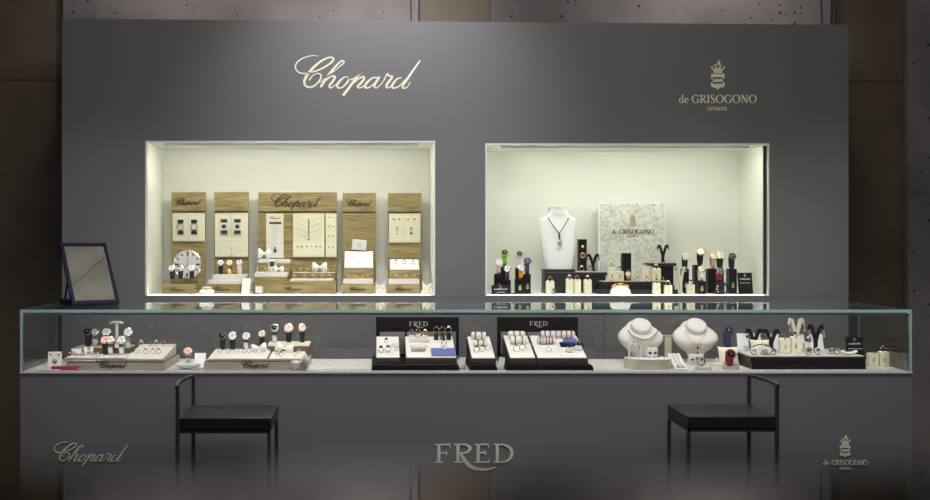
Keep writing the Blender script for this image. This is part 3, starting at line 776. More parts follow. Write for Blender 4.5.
flat_watch('square white watch, left one on the second board', 224.2, 226.5, 'dial_black', 'white', 'brownedge', 9, 16, True)
flat_watch('square white watch, right one on the second board', 237.6, 226.5, 'dial_black', 'white', 'brownedge', 9, 16, True)
def vchain(label, px, py0, half, dep, gem='gem_clear', metal='chain_gold', cnt=1, dy=2.6, pend=True, group='chains on the cream boards'):
    y = YC-.0012; s = (DW+y)/FOC
    P = [(u*half*s, 0, -dep*s*(1-abs(u)**1.3)) for u in [i/6-1 for i in range(13)]]
    necklace(label, group, (X(px,y), y, Z(py0,y)), P, [(0,-.001,-dep*s-.004)] if pend else None, metal, .0006, gem, .0036)
vchain('fine gold chain, upper one on the second board', 231.5, 243.5, 14, 5)
vchain('fine gold chain, lower one on the second board', 231.5, 249.5, 14, 5)
for i in range(4):
    vchain('thin chain, %s of the layered chains on the wide panel board' % ('topmost','second','third','lowest')[i], 308.7, 217+i*5.2, 13, 5.5, pend=False, group='layered chains on the wide panel board')
y = YC-.0012; s = (DW+y)/FOC
t = thing('pendant', 'long dark bar pendant in the middle of the wide panel board', 'pendant', (X(308.7,y), y-.0012, Z(219,y)))
mb = MB()
for i in range(9): mb.ball((0,0,-(1+i*2)*s), (.0036,.002,.0042), 9, 6)
mb.build('link_row', M['gunmetal'], t); MB().ball((0,0,-20.5*s), .0042).build('drop', M['gem_black'], t)
def studs(label, px, py, gem, s_=.0045, drop=0.0, metal='gold', group='earrings on the cream boards'):
    y = YC-.0005; t = thing('stud_earring', label, 'earring', (X(px,y), y, Z(py,y)), 0, group)
    MB().lathe([(s_*.3,.0),(s_*.8,.0012),(s_*.9,.0022),(s_*.5,.0030)], (0,0,0), (0,-1,0), 16).build('setting', M[metal], t)
    MB().ball((0,-.0034,0), s_*.62, 10, 7).build('gem', M[gem], t)
    if drop:
        MB().torus((0,-.0022,-s_*1.9), s_*1.0, .0009, (0,1,0), 16, 6).build('hoop', M[metal], t); MB().ball((0,-.0028,-drop), (s_*1.05,.0022,s_*1.1), 12, 8).build('drop', M[gem], t)
nm = ('first','second','third','fourth','fifth','sixth')
for i, px in enumerate((297.5,302,307,311.2,316,320.3)):
    studs('small earring, %s from left in the row under the layered chains' % nm[i], px, 246.5, ('gem_black','gem_black','gem_clear','gem_clear','gem_black','gem_black')[i])
for i, py in enumerate((217,226.5,236,247)):
    for k, px in enumerate((328.8,333.4)):
        studs('tiny %s earring of the %s pair down the narrow strip board' % (('left','right')[k], nm[i]), px, py, ('gem_clear','gem_green','gem_clear','gem_blue')[i], .004)
for k, (px, py, g_, d_) in enumerate(((394,219,'gem_clear',0),(399.6,219,'gem_clear',0),(408,219,'gem_black',0),(414.5,219,'gem_black',0),(397,228,'gem_clear',.027),(411.2,228,'gem_black',.027))):
    studs(('small clear stud, left of the top left pair on the far right board','small clear stud, right of the top left pair on the far right board','dark stud, left of the top right pair on the far right board','dark stud, right of the top right pair on the far right board','hoop earring with pale drop at lower left of the far right board','hoop earring with dark drop at lower right of the far right board')[k], px, py, g_, .0055, d_)
y = YC-.0055; s = (DW+y)/FOC
necklace('long pendant chain on the tall white boxed board', 'chains on the cream boards', (X(275.2,y), y, Z(226,y)), [(-.011,0,0),(-.005,0,-.05),(0,-.0005,-.105),(.005,0,-.05),(.011,0,0)], [(0,-.002,-.108),(0,-.002,-.117),(-.004,-.002,-.126),(.004,-.002,-.126)], 'silver', .0008, 'gem_black', .0045)
# wooden base blocks along the front
def base(label, x0, x1, yt, yfr, ykk, letter=None, yb=None):
    c = V3((X((x0+x1)/2,yfr), (yfr+ykk)/2, zf)); t = thing('oak_plinth', label, 'display base', c, 0, 'oak base blocks in the left niche')
    MB().box((X(x0,yfr),yfr,zf+.0003),(X(x1,yfr),ykk,Z(yt,yfr)), bev=.001).build('base_block', M['oak'], t, off=c)
    if letter:
        mb = MB(); y = yfr-.0002; script(mb, X(letter[0],y), X(letter[1],y), (0,y,Z(letter[2],y)), UX, UZ, .001, k=3, bold=1.45); mb.build('lettering', M['ink'], t, False, off=c)
    return t
base('oak base block with script under the three black-strap watches and clock', 162, 196, 284.3, .13, .21, (170,186,291.9))
base('oak base block with script under the white stepped tray, second from left', 206.5, 240.5, 284, .16, .325, (214,230.5,291.6))
base('wide oak base block with script below the middle oak panel', 252.5, 336, 281.5, .14, .325, (284.5,302,291.9))
base('oak base block with script below the stacked cream trays, second from right', 341, 376.3, 284.2, .14, .325, (349,366.5,292.0))
base('oak base block with script below the ring trays at the right end', 387.3, 420, 284.4, .14, .325, (394.5,412,292.0))
# round clock
yc = .24; c = V3((X(187.5,yc), yc, Z(264.5,yc))); R = 14.4*(DW+yc)/FOC
t = thing('round_clock', 'round white dial clock leaning behind the three watches at the left end', 'clock', (c.x, yc, zf))
ax = V3((0,-1,.12)).normalized(); cc = V3((0,0,c.z-zf))
MB().lathe([(R*.9,-.012),(R,-.008),(R,.004),(R*.94,.007),(R*.90,.004)], cc, ax, 40).build('case_rim', M['silver'], t)
MB().cyl(cc+ax*.0042, cc+ax*.005, R*.9, n=40).build('dial', M['dial_white'], t)
up = V3((0,.12,1)).normalized()
for k in range(12):
    a = 2*PI*k/12; L0, L1 = R*(.60 if k % 3 == 0 else .68), R*.86
    mb = MB(); mb.ribbon([(L0*math.sin(a),L0*math.cos(a)),(L1*math.sin(a),L1*math.cos(a))], [R*.12]*2 if k % 3 == 0 else [R*.09]*2, cc+ax*.0051, UX, up, .0006); mb.build('hour_mark', M['ink'], t, False)
mb = MB(); mb.ribbon([(0,0),(-R*.30,-R*.32)],[R*.05,R*.03], cc+ax*.0052, UX, up, .0006); mb.ribbon([(0,0),(R*.05,R*.55)],[R*.04,R*.02], cc+ax*.006, UX, up, .0006); mb.build('hands', M['ink'], t, False)
mb = MB(); mb.box((-.03,-.006,.0),(.03,.03,.004), bev=.001); mb.hexa([(-.02,.014,.003),(.02,.014,.003),(.02,.02,.003),(-.02,.02,.003),(-.02,.009,c.z-zf),(.02,.009,c.z-zf),(.02,.014,c.z-zf),(-.02,.014,c.z-zf)]); mb.build('easel', M['acrylic'], t, False)
# watches on the left base, on a low clear riser
zb1 = Z(284.3,.13)
t = thing('acrylic_riser', 'low clear riser carrying three black-strap watches at the left end', 'riser', (X(181,.165), .165, zb1+.0004), 0, 'clear risers in the left niche')
MB().box((X(164,.15)-X(181,.165),-.024,0),(X(198,.15)-X(181,.165),.022,.026), bev=.001).build('riser_block', M['acrylic'], t)
for i, (px, lab) in enumerate(((171.7,'left'),(180,'middle'),(191.3,'right'))):
    watch('steel watch on black strap, %s one of the three before the clock' % lab, 'black-strap watches before the clock', (X(px,.15), .148, zb1+.0270), .062, 'strap_black', 'dial_black' if i == 1 else 'dial_white', 'silver', .035)
# lying watch with black strap on pad
y = .075
t = thing('wristwatch', 'watch lying with its black strap stretched along the niche front edge', 'watch', (X(207,y), y, zf+.0005))
MB().pillow((0,0,.012), (.075,.024,.05), Matrix.Rotation(PI/2,4,'X')).build('pad', M['satin'], t)
mb = MB(); mb.box((-.062,-.010,.0245),(-.014,.008,.028), bev=.001); mb.build('strap', M['strap_black'], t)
mb = MB(); mb.box((.014,-.010,.0245),(.062,.008,.028), bev=.001); mb.build('strap', M['strap_black'], t)
MB().lathe([(.014,0),(.016,.003),(.013,.008)], (0,-.001,.0245), (0,-.2,1), 22).build('case', M['gold'], t); MB().cyl((0,-.0026,.0325),(0,-.0028,.0335), .0125, n=20).build('dial', M['dial_white'], t)
MB().box((-.03,-.03,0),(.03,.03,.0042), bev=.001).build('foot', M['acrylic'], t)
# white two-step tray on second base
zb2 = Z(284,.16)
def stepbox(label, x0, x1, yt, zb, yfr, ykk, top='white', side='white', group='cream trays in the left niche', name='display_tray'):
    c = V3((X((x0+x1)/2,yfr), (yfr+ykk)/2, zb)); t = thing(name, label, 'tray', c, 0, group)
    zt = Z(yt, yfr); 
    MB().box((X(x0,yfr),yfr,zb+.0003),(X(x1,yfr),ykk,zt-.002), bev=.001).build('tray_body', M[side], t, off=c)
    MB().box((X(x0,yfr)+.003,yfr+.003,zt-.0019),(X(x1,yfr)-.003,ykk-.003,zt)).build('tray_pad', M[top], t, False, off=c)
    return zt
z3 = stepbox('lower white tray of the stepped stand, second from left', 208, 243, 280, zb2, .165, .322)
z4 = stepbox('upper white tray under three light watches, second from left', 212.5, 245.5, 274.8, z3, .20, .32)
for px, s_, dl in ((220.2,'strap_black','dial_white'),(229.2,'gold','dial_white'),(239,'strap_white','dial_white')):
    watch({220.2:'watch with black strap, left of the three on the white stepped tray',229.2:'gold bracelet watch, middle of the three on the white stepped tray',239:'white-strap watch, right of the three on the white stepped tray'}[px], 'watches on the white stepped tray', (X(px,.225), .23, z4+.0006), .070, s_, dl, 'silver' if s_ != 'gold' else 'gold', .032)
cardstand('white slanted card leaning right of the second oak base', (X(245.2,.09), .09, zf+.0004), .040, .098, .75, 'white', 'ink', cat='display card', group=None)
# middle group
zb3 = Z(281.5,.14)
s1 = stepbox('low oak riser at the left of the middle group', 253.8, 287, 276.5, zb3, .15, .25, 'white', 'oak')
s2 = stepbox('cream tray on the left riser of the middle group', 254.5, 287, 272.3, s1, .155, .25)
s3 = stepbox('tall oak step at the back left of the middle group', 258, 290, 262.8, zb3, .262, .322, 'white', 'oak')
s4 = stepbox('cream tray on top of the tall oak step', 258, 290, 259.2, s3, .264, .32)
s5 = stepbox('front cream tray at the right of the middle group', 290, 333, 279, zb3, .15, .225, 'white', 'white')
s6 = stepbox('rear cream tray at the right of the middle group', 292, 335.5, 272.6, zb3, .24, .322, 'white', 'oak')
bow('white ribbon bow at the top left of the middle group', 'white bows in the left niche', (X(263.5,.27)+.002, .285, s4+.0005), .066, .052, rz=.1, roll=.05)
bow('white ribbon bow on the rear right tray of the middle group', 'white bows in the left niche', (X(319.5,.26), .275, s6+.0005), .074, .050)
bow('small white ribbon bow on the left cream tray of the middle group', 'white bows in the left niche', (X(278.5,.18), .185, s2+.0005), .050, .030)
t = thing('jewellery_box', 'small white cube box with watch at the edge of the tall oak step', 'box', (X(272.8,.255), .235, s2+.0005), 0, 'small cube boxes in the left niche')
MB().box((-.019,-.018,0),(.019,.018,.058), bev=.0015).build('box_body', M['white'], t); MB().box((-.012,-.0195,.026),(.012,-.0182,.050), bev=.0006).build('window_face', M['gunmetal'], t)
t = thing('jewellery_box', 'small white framed cube at the lower left front of the middle group', 'box', (X(259,.09), .105, zf+.0005), 0, 'small cube boxes in the left niche')
MB().box((-.022,-.018,0),(.022,.018,.044), bev=.0015).build('box_body', M['oak'], t); MB().box((-.0165,-.0195,.006),(.0165,-.0182,.038), bev=.0006).build('window_face', M['white'], t)
for i, px in enumerate((293.5,300,307,314,327)):
    ring('thin gold ring, %s from left on the rear right tray of the middle group' % nm[i], 'rings on the middle trays', (X(px,.235), .247, s6+.0006), .008, 'gold', 'gem_clear')
for i, px in enumerate((294,304,313,322,329)):
    ring('thin gold ring, %s from left on the front right tray of the middle group' % nm[i], 'rings on the middle trays', (X(px,.16), .175, s5+.0006), .008, 'gold', 'gem_clear')
for i, px in enumerate((258,265.5,271)):
    ring('thin gold ring, %s from left on the left cream tray of the middle group' % nm[i], 'rings on the middle trays', (X(px,.17), .172, s2+.0006), .008, 'gold', 'gem_clear')
# fourth panel group
zb4 = Z(284.2,.14)
r1 = stepbox('lower cream tray of the stacked pair, second panel from right', 343, 373.3, 279.2, zb4, .148, .322)
r2 = stepbox('oak step behind the stacked cream trays, second panel from right', 343.5, 373.5, 268.5, r1, .215, .322, 'oakdark', 'oak')
slope('white sloped pad with a fine V necklace, second panel from right', 'necklace_pad', 'jewellery pad', None, X(344.3,.225), X(373,.225), .222, .318, r2+.0004, r2+.004, Z(251.3,.318), 'paper', 'cream')
kz = Z(251.3,.318)
sl = lambda y, zz=r2+.004: on_slope(.222, zz, .318, kz, y)+.0036
necklace('fine V necklace lying on the white sloped pad', None, (X(358.5,.25), 0, 0), [(-.045,.306,sl(.306)),(-.022,.270,sl(.270)),(0,.246,sl(.246)),(.022,.270,sl(.270)),(.045,.306,sl(.306))], [(0,.243,sl(.243)+.001)], 'silver', .0009, 'gem_clear', .004)
t = thing('jewellery_box', 'small white tilted box with bow tie band above the V necklace pad', 'box', (X(358.8,.32), .318, kz+.004), 0, 'small cube boxes in the left niche')
Mx = Matrix.Rotation(.09,4,'Y') @ Matrix.Rotation(.15,4,'X'); MB().box((-.036,-.012,.004),(.036,.010,.054), bev=.002, M=Mx).build('box_body', M['white'], t)
MB().box((-.010,-.0135,.022),(.010,-.0122,.036), bev=.0005, M=Mx).build('band_knot', M['tancream'], t)
for i, px in enumerate((348.5,354.5,362.5,367.5)):
    ring('gold earclip, %s from left on the lower stacked tray' % nm[i], 'rings on the lower stacked tray', (X(px,.16), .172, r1+.0006), .008, 'gold', 'gem_clear')
# fifth panel group
zb5 = Z(284.4,.14)
q1 = stepbox('lower cream ring tray below the far right oak panel', 388.5, 419.3, 279.4, zb5, .148, .322)
q2 = stepbox('oak step between the two ring trays at the right end', 389, 419.5, 270.2, q1, .22, .322, 'oakdark', 'oak')
slope('upper cream sloped ring tray below the far right oak panel', 'display_tray', 'tray', 'cream trays in the left niche', X(390,.225), X(419.3,.225), .225, .318, q2+.0004, q2+.004, Z(259.5,.318), 'paper', 'cream')
for i, px in enumerate((396.2,404.3,412.8)):
    yy = .262; ring('gold ring with dark stone, %s from left on the upper sloped ring tray' % nm[i], 'rings on the sloped tray', (X(px,yy), yy, on_slope(.225,q2+.004,.318,Z(259.5,.318),yy)+.006), .009, 'gold', ('gem_red','gem_black','gem_blue')[i])
for i, px in enumerate((396.5,406.5,413.5)):
    ring('gold ring, %s from left on the lower tray at the right end' % nm[i], 'rings on the lower right tray', (X(px,.165), .175, q1+.0006), .010, 'gold', 'gem_clear')
# little earring cushions between panels
for px, lab in ((380.4,'between the two right oak bases'),(427,'at the far right end of the left niche')):
    t = thing('earring_cushion', 'white crown-shaped earring cushion %s' % lab, 'earring cushion', (X(px,.09), .095, zf+.0005), 0, 'white earring cushions in the left niche')
    w = .024
    MB().prism([(-w,0),(w,0),(w*.9,.034),(w,.062),(w*.45,.046),(0,.040),(-w*.45,.046),(-w,.062),(-w*.9,.034)], (0,.018,0), UX, UZ, .030).build('cushion_body', M['white'], t, False)
    for q in (-1,1): MB().ball((q*w*.55,-.0135,.030), .0055, 10, 7).build('stud', M['gold'], t)
# ================================================================ RIGHT NICHE
# engraved acrylic sign panel at the back
y = .36; c = V3((X(632.3,y), y, zf))
t = thing('sign_panel', 'pale damask sign panel with crest and black capitals at the back of the right niche', 'sign', c)
pz0, pz1 = zf+.0004, Z(203.2,y)
M['damask'] = mat('damask_panel', (.68,.70,.60), .4)
N_, L2, b_ = nodes(M['damask']); tc = N_.new('ShaderNodeTexCoord'); wv = N_.new('ShaderNodeTexNoise'); wv.inputs['Scale'].default_value = 20; wv.inputs['Detail'].default_value = 1.5; wv.inputs['Distortion'].default_value = 3.0
cr = N_.new('ShaderNodeValToRGB'); cr.color_ramp.interpolation = 'EASE'
cr.color_ramp.elements[0].position = .46; cr.color_ramp.elements[1].position = .52; cr.color_ramp.elements[0].color = (.58,.60,.51,1); cr.color_ramp.elements[1].color = (.74,.76,.68,1)
L2.new(tc.outputs['Object'], wv.inputs['Vector']); L2.new(wv.outputs['Fac'], cr.inputs['Fac']); L2.new(cr.outputs['Color'], b_.inputs['Base Color'])
MB().box((X(600.5,y),y,pz0),(X(664,y),y+.008,pz1-.006)).build('panel_face', M['damask'], t, False, c)
mb = MB(); mb.box((X(598,y),y,pz0),(X(600.3,y),y+.009,pz1)); mb.box((X(664.2,y),y,pz0),(X(666.5,y),y+.009,pz1)); mb.box((X(600.3,y),y,pz1-.0058),(X(664.2,y),y+.009,pz1)); mb.build('panel_frame', M['frame'], t, False, c)
yy = y-.0002
mb = MB(); crest(mb, X(633,yy), .031, (0,yy,Z(227.3,yy)), UX, UZ, .001); mb.build('crest', M['goldink'], t, False, c)
mb = MB(); serif(mb, 'de', X(611.5,yy), X(617,yy), (0,yy,Z(234.2,yy)), UX, UZ, .001, H=.024, bold=1.3); serif(mb, 'GRISOGONO', X(618.8,yy), X(654,yy), (0,yy,Z(234.2,yy)), UX, UZ, .001, H=.024, bold=1.3); mb.build('name_lettering', M['ink'], t, False, c)
mb = MB(); serif(mb, 'GENEVE', X(627.5,yy), X(638.5,yy), (0,yy,Z(237,yy)), UX, UZ, .001, H=.009, bold=1.5); mb.build('city_lettering', M['gunmetal'], t, False, c)
for py in (204.3, 211):
    for i in range(8):
        px = 602+i*8.6; q = y-.0003
        o_ = MB().ball((X(px,q),q,Z(py,q)), (.0045,.002,.0045), 12, 7).build('led_reflection_dot', M['silver'], t, off=c)  # silver dots modelled in place of lamp reflections on the panel
# white board bust on dark box
y = .24; s = (DW+y)/FOC
xb = X(559,y); t = thing('display_box', 'dark grey box under the tall white bust in the right niche', 'display box', (xb, y, zf+.0004))
hb = Z(269.5,y-.05)-zf
MB().box((X(544.5,y-.05)-xb,-.05,0),(X(575.5,y-.05)-xb,.05,hb), bev=.0012).build('box_body', M['charcoal'], t)
MB().box((X(545.5,y-.05)-xb,-.0508,hb-.016),(X(574.5,y-.05)-xb,-.0502,hb-.014)).build('lid_seam', M['greyplate'], t, False)
t = thing('necklace_bust', 'tall white angular neck bust with a corded pendant in the right niche', 'bust', (X(558.5,y), y, zf+.0004+hb+.0006))
zB = zf+hb
rows = [(269,26),(262,28.5),(250,32),(238,34.8),(228,37),(222,38.2),(219.5,38),(217.6,33),(216.2,26),(214.5,21),(212,19),(209.5,18),(207.4,18.4)]
off_ = {269:558.5,262:558.4,250:558.2,238:558,228:557.8,222:557.7,219.5:557.7,217.6:557.8,216.2:558,214.5:558,212:558,209.5:558,207.4:558}
secs = [((off_[p]-558.5)*s, .016*min(1,(269-p)/50), max(Z(p,y)-zB-.0011,0), w*s/2, (.030 if p > 216 else .034)) for p, w in rows]
mb = MB(); mb.loft(secs, 36, .62); mb.build('bust_body', M['satin'], t)
MB().lathe([(.5*18.4*s*.9,0),(.5*18.4*s*.8,.002)], ((558-558.5)*s,.016,Z(207.4,y)-zB-.001), n=28).build('neck_cap', M['satin'], t)
yf_ = y-.021
t = thing('necklace', 'dark cord necklace with a clear square pendant on the tall white bust', 'necklace', (X(559,yf_), yf_, Z(240,yf_)))
c = t.location
cp = [(547.3,215,.028),(549,219,.002),(552.5,225,-.006),(557,231,-.010),(558.8,233,-.011),(560.6,231,-.010),(564.5,225,-.006),(568.3,219,.002),(569,215,.028)]
MB().tube([V3((X(p,yf_),yf_+q,Z(r,yf_)))-c for p, r, q in cp], .0022, 8).build('cord', M['cord'], t)
MB().box((-.004,-.014,Z(239.5,yf_)-c.z),(.004,-.008,Z(233,yf_)-c.z), bev=.001).build('bail', M['gunmetal'], t)
MB().box((-.013,-.019,Z(246,yf_)-c.z),(.013,-.008,Z(240,yf_)-c.z), bev=.003).build('pendant', M['gem_clear'], t)
MB().ball((0,-.0195,Z(243,yf_)-c.z), .005).build('stone', M['gunmetal'], t)
# left watch blocks
def wb(label, px, yfr, ytop, wpx, dp=.045, m='black', emblem=True, group='black watch blocks in the right niche'):
    s = (DW+yfr)/FOC; h = Z(ytop,yfr)-zf-.0004
    pedestal(label, group, (X(px,yfr), yfr+dp/2, zf+.0004), wpx*s, h-.0012, dp, m, emblem)
    return (X(px,yfr), yfr+dp/2, zf+.0004+h+.0004)
g1 = wb('black block under the white and pink watch at the left end', 499, .13, 274, 8.4)
g2 = wb('tall black block under the green watch', 505, .19, 267, 8)
g3 = wb('low black block under the purple watch of the left trio', 507.6, .13, 280, 6.6)
g4 = wb('tall black block under the black and white watch', 519.7, .19, 267.8, 7.5)
g5 = wb('wide low black block with gold emblem under the orange watch', 520, .13, 279, 9)
g6 = wb('black block under the purple watch of the second trio', 527.6, .13, 274, 6.4)
def wh(lab, p, h_, strap, dial, case, d=.036, rz=0, px=None, grp='watches on blocks in the right niche', square=False):
    x = X(px, p[1]) if px else p[0]
    return watch(lab, grp, (x, p[1]-.018, p[2]), h_*.9, strap, dial, case, d, rz, square=square)
wh('pink-strap watch with white bezel, leftmost in the right niche', g1, .074, 'strap_pink', 'dial_white', 'dial_white', .036)
wh('bright green watch with black dial near the left of the right niche', g2, .094, 'strap_green', 'dial_black', 'strap_green', .037)
wh('purple-strap watch with silver case low in the left trio', g3, .072, 'strap_purple', 'dial_white', 'silver', .036)
wh('white-strap watch with black dial atop the second group of blocks', g4, .092, 'strap_white', 'dial_black', 'dial_white', .037)
wh('orange-strap watch with white dial in the second group of blocks', g5, .074, 'strap_orange', 'dial_white', 'silver', .036, px=521)
wh('dark purple watch with purple dial right of the orange watch', g6, .084, 'strap_purple', 'strap_purple', 'strap_purple', .037)
for px, lab in ((515.6,'left'),):
    pass
cardstand('black card with white lettering and gold emblem at the left end of the right niche', (X(500.8,.07), .07, zf+.0005), .088, .044, .22, 'black', 'whiteink', ((-.22,.22,.18,.06),), emblem=(.07,.72), logo=(-.36,.36,.48,.15), group='black name cards')
cardstand('black card with white lettering and gold emblem at the right end of the right niche', (X(745.9,.11), .11, zf+.0005), .070, .103, .20, 'black', 'whiteink', ((-.36,.36,.50,.12),), emblem=(.10,.80), logo=(-.36,.36,.66,.07), group='black name cards')
ring('large gold ring lying before the left watch blocks', 'rings lying on the right niche floor', (X(513.5,.07), .07, zf+.0006), .010, 'gold', 'gem_red', lie=True, gs=.007)
ring('gold ring with black stone lying left of the first cream ring block', 'rings lying on the right niche floor', (X(543.6,.07), .075, zf+.0006), .010, 'gold', 'gem_black', gs=.006)
ring('black ball ring lying right of the first cream ring block', 'rings lying on the right niche floor', (X(554,.07), .07, zf+.0006), .010, 'gunmetal', 'gem_black', gs=.009)
# cream ring blocks
yb_ = .10
def cb(px, top, w, gem, desc, zz=None, y=yb_, metal='gold', R=.010):
    block_ring(0, px, y, top, 292, w, zz if zz is not None else zf+.0004, 'cream ring block ' + desc, gem, metal, 'cream', 'cream ring blocks in the right niche', R, 'rings on the cream blocks', {'gem_black':'black stone','gem_clear':'clear stone','gem_red':'red stone','gem_green':'green stone', None:'plain gold', 'gem_blue':'blue stone'}[gem] + ' ring, cream block ' + desc)
cb(550, 277.5, 8, 'gem_black', 'before the dark box under the bust', y=.085)
cb(569.5, 275.5, 7, 'gem_clear', 'left of the trio below the grey platform')
cb(577.2, 276.2, 6.6, 'gem_red', 'in the middle of the trio below the grey platform')
cb(587.6, 276.2, 7.2, 'gem_clear', 'right of the trio below the grey platform')
# black plank with gold discs
y = .31; h = Z(239.3,y)-zf
t = thing('pendant_plank', 'tall narrow black plank with two gold discs right of the bust', 'display block', (X(582,y), y, zf+.0004))
s = (DW+y)/FOC
MB().box((-4.1*s,-.02,0),(4.1*s,.02,h), bev=.001).build('plank_body', M['black'], t)
tt = thing('ear_clip', 'small gold disc earring high on the black plank', 'earring', (X(582,y), y-.0206, Z(246.5,y)), 0, 'gold discs on the black plank')
MB().lathe([(.004,0),(.007,.001),(.005,.003)], (0,0,0), (0,-1,0), 18).build('disc', M['gold'], tt); MB().ball((0,-.0034,0), .0028).build('stone', M['gem_clear'], tt)
tt = thing('ear_clip', 'large gold swirl disc pendant low on the black plank', 'pendant', (X(582,y), y-.0206, Z(255.2,y)), 0, 'gold discs on the black plank')
MB().torus((0,-.0032,0), .0115, .0030, (0,1,0), 24, 8).build('disc', M['gold'], tt); MB().ball((.002,-.003,.001), (.006,.003,.006)).build('stone', M['gem_red'], tt)
# grey platform left of centre
y0 = .205; t = thing('display_platform', 'grey topped black platform with gold earrings right of the bust', 'display platform', (X(590,y0), y0+.035, zf+.0004)); c = t.location
zt1 = Z(271.5,y0)
MB().box((X(577,y0),y0+.008,zf+.0004),(X(606,y0),y0+.075,zt1-.021), bev=.001).build('platform_base', M['charcoal'], t, off=c)
MB().box((X(572.5,y0),y0,zt1-.0205),(X(607.5,y0),y0+.075,zt1-.004), bev=.001).build('platform_slab', M['charcoal'], t, off=c)
MB().box((X(573,y0),y0+.002,zt1-.0039),(X(607,y0),y0+.078,zt1)).build('platform_pad', M['linen'], t, False, c)
for px, lab, g_ in ((582.5,'left','gem_clear'),(591,'right','gem_red')):
    ring('gold cocktail ring, %s of the pair on the grey platform' % lab, 'rings on the grey platform', (X(px,y0), y0+.02, zt1+.0006), .011, 'gold', g_, gs=.008)
fork('black forked earring stand on the grey platform', 'black forked stands in the right niche', (X(593,.25), .252, zt1+.0005), Z(253.8,.25)-zt1, 12.5*(DW+.25)/FOC, 'black', .012)
for q in (-1,1):
    earring('silver drop earring on the %s arm of the fork on the grey platform' % ('left' if q < 0 else 'right'), 'earrings on the forked stands', (X(593+q*5.9,.24), .2385, Z(257,.24)), .014, 'silver', 'gem_black', .006)
# centre stepped black platform
y1 = .10; t = thing('display_platform', 'wide stepped black platform with pale top in the middle of the right niche', 'display platform', (X(637,y1), y1+.06, zf+.0004)); c = t.location
zt2 = Z(281.2,y1+.03)
hh = (zt2-zf)
for i, (a_, b2, dy, f0, f1) in enumerate(((597,678,0,0,.36),(599.5,675,.010,.362,.70),(602,672,.020,.702,.97))):
    MB().box((X(a_,y1),y1+dy,zf+.0004+hh*f0),(X(b2,y1),y1+.10,zf+hh*f1), bev=.0008).build('platform_step', M['charcoal' if i != 1 else 'black'], t, off=c)
MB().box((X(603,y1),y1+.022,zf+hh*.9705),(X(671,y1),y1+.098,zt2)).build('platform_pad', M['linen'], t, False, c)
y = .155
cb(611.6, 264, 7.4, 'gem_red', 'at the left end of the stepped platform', zt2+.0006, y)
cb(619.6, 268, 7.4, 'gem_red', 'second from left on the stepped platform', zt2+.0006, .135)
cb(645, 263.8, 7.2, 'gem_red', 'with tall body right of centre on the stepped platform', zt2+.0006, y)
cb(656.2, 264.8, 8.2, 'gem_clear', 'widest one, at the right of the stepped platform', zt2+.0006, .145)
y = .177; t = pedestal('tall black block with a gold watch in the middle of the stepped platform', 'black watch blocks in the right niche', (X(626,y), y, zt2+.0006), 9*(DW+y)/FOC, Z(253.4,y)-zt2, .035, 'black', False)
t = thing('wristwatch', 'gold watch leaning against the tall black block', 'watch', (X(628,.15), .151, zt2+.0006), 0, 'watches on blocks in the right niche')
MB().band([(.002,.0),(.003,.012),(.004,.03),(.006,.055)], .014, .003, False).build('strap', M['gold'], t); MB().lathe([(.013,0),(.014,.003),(.011,.007)], (0,.000,.034), (0,-1,.15), 20).build('case', M['gold'], t); MB().cyl((0,-.0072,.0350),(0,-.0080,.0352), .0105, n=18).build('dial', M['dial_white'], t)
for i, (px, g_) in enumerate(((612,'gem_red'),(632,'gem_clear'),(637.5,'gem_red'),(647,'gem_red'),(662,'gem_red'))):
    ring('gold ring, %s from left along the front of the stepped platform' % nm[i], 'rings along the stepped platform', (X(px,.115), .118, zt2+.0006), .009, 'gold', g_, gs=.006)
# white cushion with orange bracelet
y = .062; t = thing('bracelet_cushion', 'white half-round cushion before the stepped platform', 'cushion', (X(620.3,y), y, zf+.0005)); s = (DW+y)/FOC
MB().prism([(-.049,0),(.049,0),(.047,.014),(.040,.028),(.024,.040),(0,.044),(-.024,.040),(-.040,.028),(-.047,.014)], (0,.014,0), UX, UZ, .024).build('cushion_body', M['white'], t)
t = thing('bracelet', 'orange and gold bracelet arched over the white half-round cushion', 'bracelet', (X(620.3,y), y, zf+.0005))
mb = MB(); A = [math.radians(40+i*100/18) for i in range(19)]; mb.tube([(.053*math.cos(a), .002, .008+.042*math.sin(a)) for a in A], .0048, 8); mb.build('band', M['strap_orange'], t)
for i in range(5):
    a = math.radians(50+i*20); MB().ball((.053*math.cos(a), -.0035, .009+.043*math.sin(a)), .0042, 10, 7).build('gem', M['gem_red' if i % 2 else 'gold'], t)
# right platform with fork
y0 = .215; t = thing('display_platform', 'grey topped black pedestal under the forked stand right of the sign panel', 'display platform', (X(663,y0), y0+.03, zf+.0004)); c = t.location
zt3 = Z(262.6,y0)
MB().box((X(655,y0),y0+.008,zf+.0004),(X(674,y0),y0+.06,zt3-.017), bev=.001).build('platform_base', M['black'], t, off=c)
MB().box((X(649,y0),y0,zt3-.0165),(X(676.5,y0),y0+.07,zt3-.003), bev=.001).build('platform_slab', M['charcoal'], t, off=c)
MB().box((X(649.5,y0),y0+.002,zt3-.0029),(X(676,y0),y0+.068,zt3)).build('platform_pad', M['linen'], t, False, c)
fork('black forked earring stand on the pedestal right of the sign panel', 'black forked stands in the right niche', (X(663,.24), .242, zt3+.0005), Z(244.6,.24)-zt3, 11.5*(DW+.24)/FOC, 'black', .012)
for q in (-1,1):
    earring('silver drop earring on the %s arm of the fork right of the sign panel' % ('left' if q < 0 else 'right'), 'earrings on the forked stands', (X(663+q*5.4,.23), .228, Z(247.5,.23)), .012, 'silver', 'gem_black', .005)
cb(656.4, 279.5, 7.2, 'gem_black', 'in front of the right end of the stepped platform', y=.06)
cb(668, 282, 7.2, 'gem_clear', 'at the front right corner of the stepped platform', y=.06)
cb(690.5, 281.2, 7.4, 'gem_black', 'standing alone before the right watch blocks', y=.10)
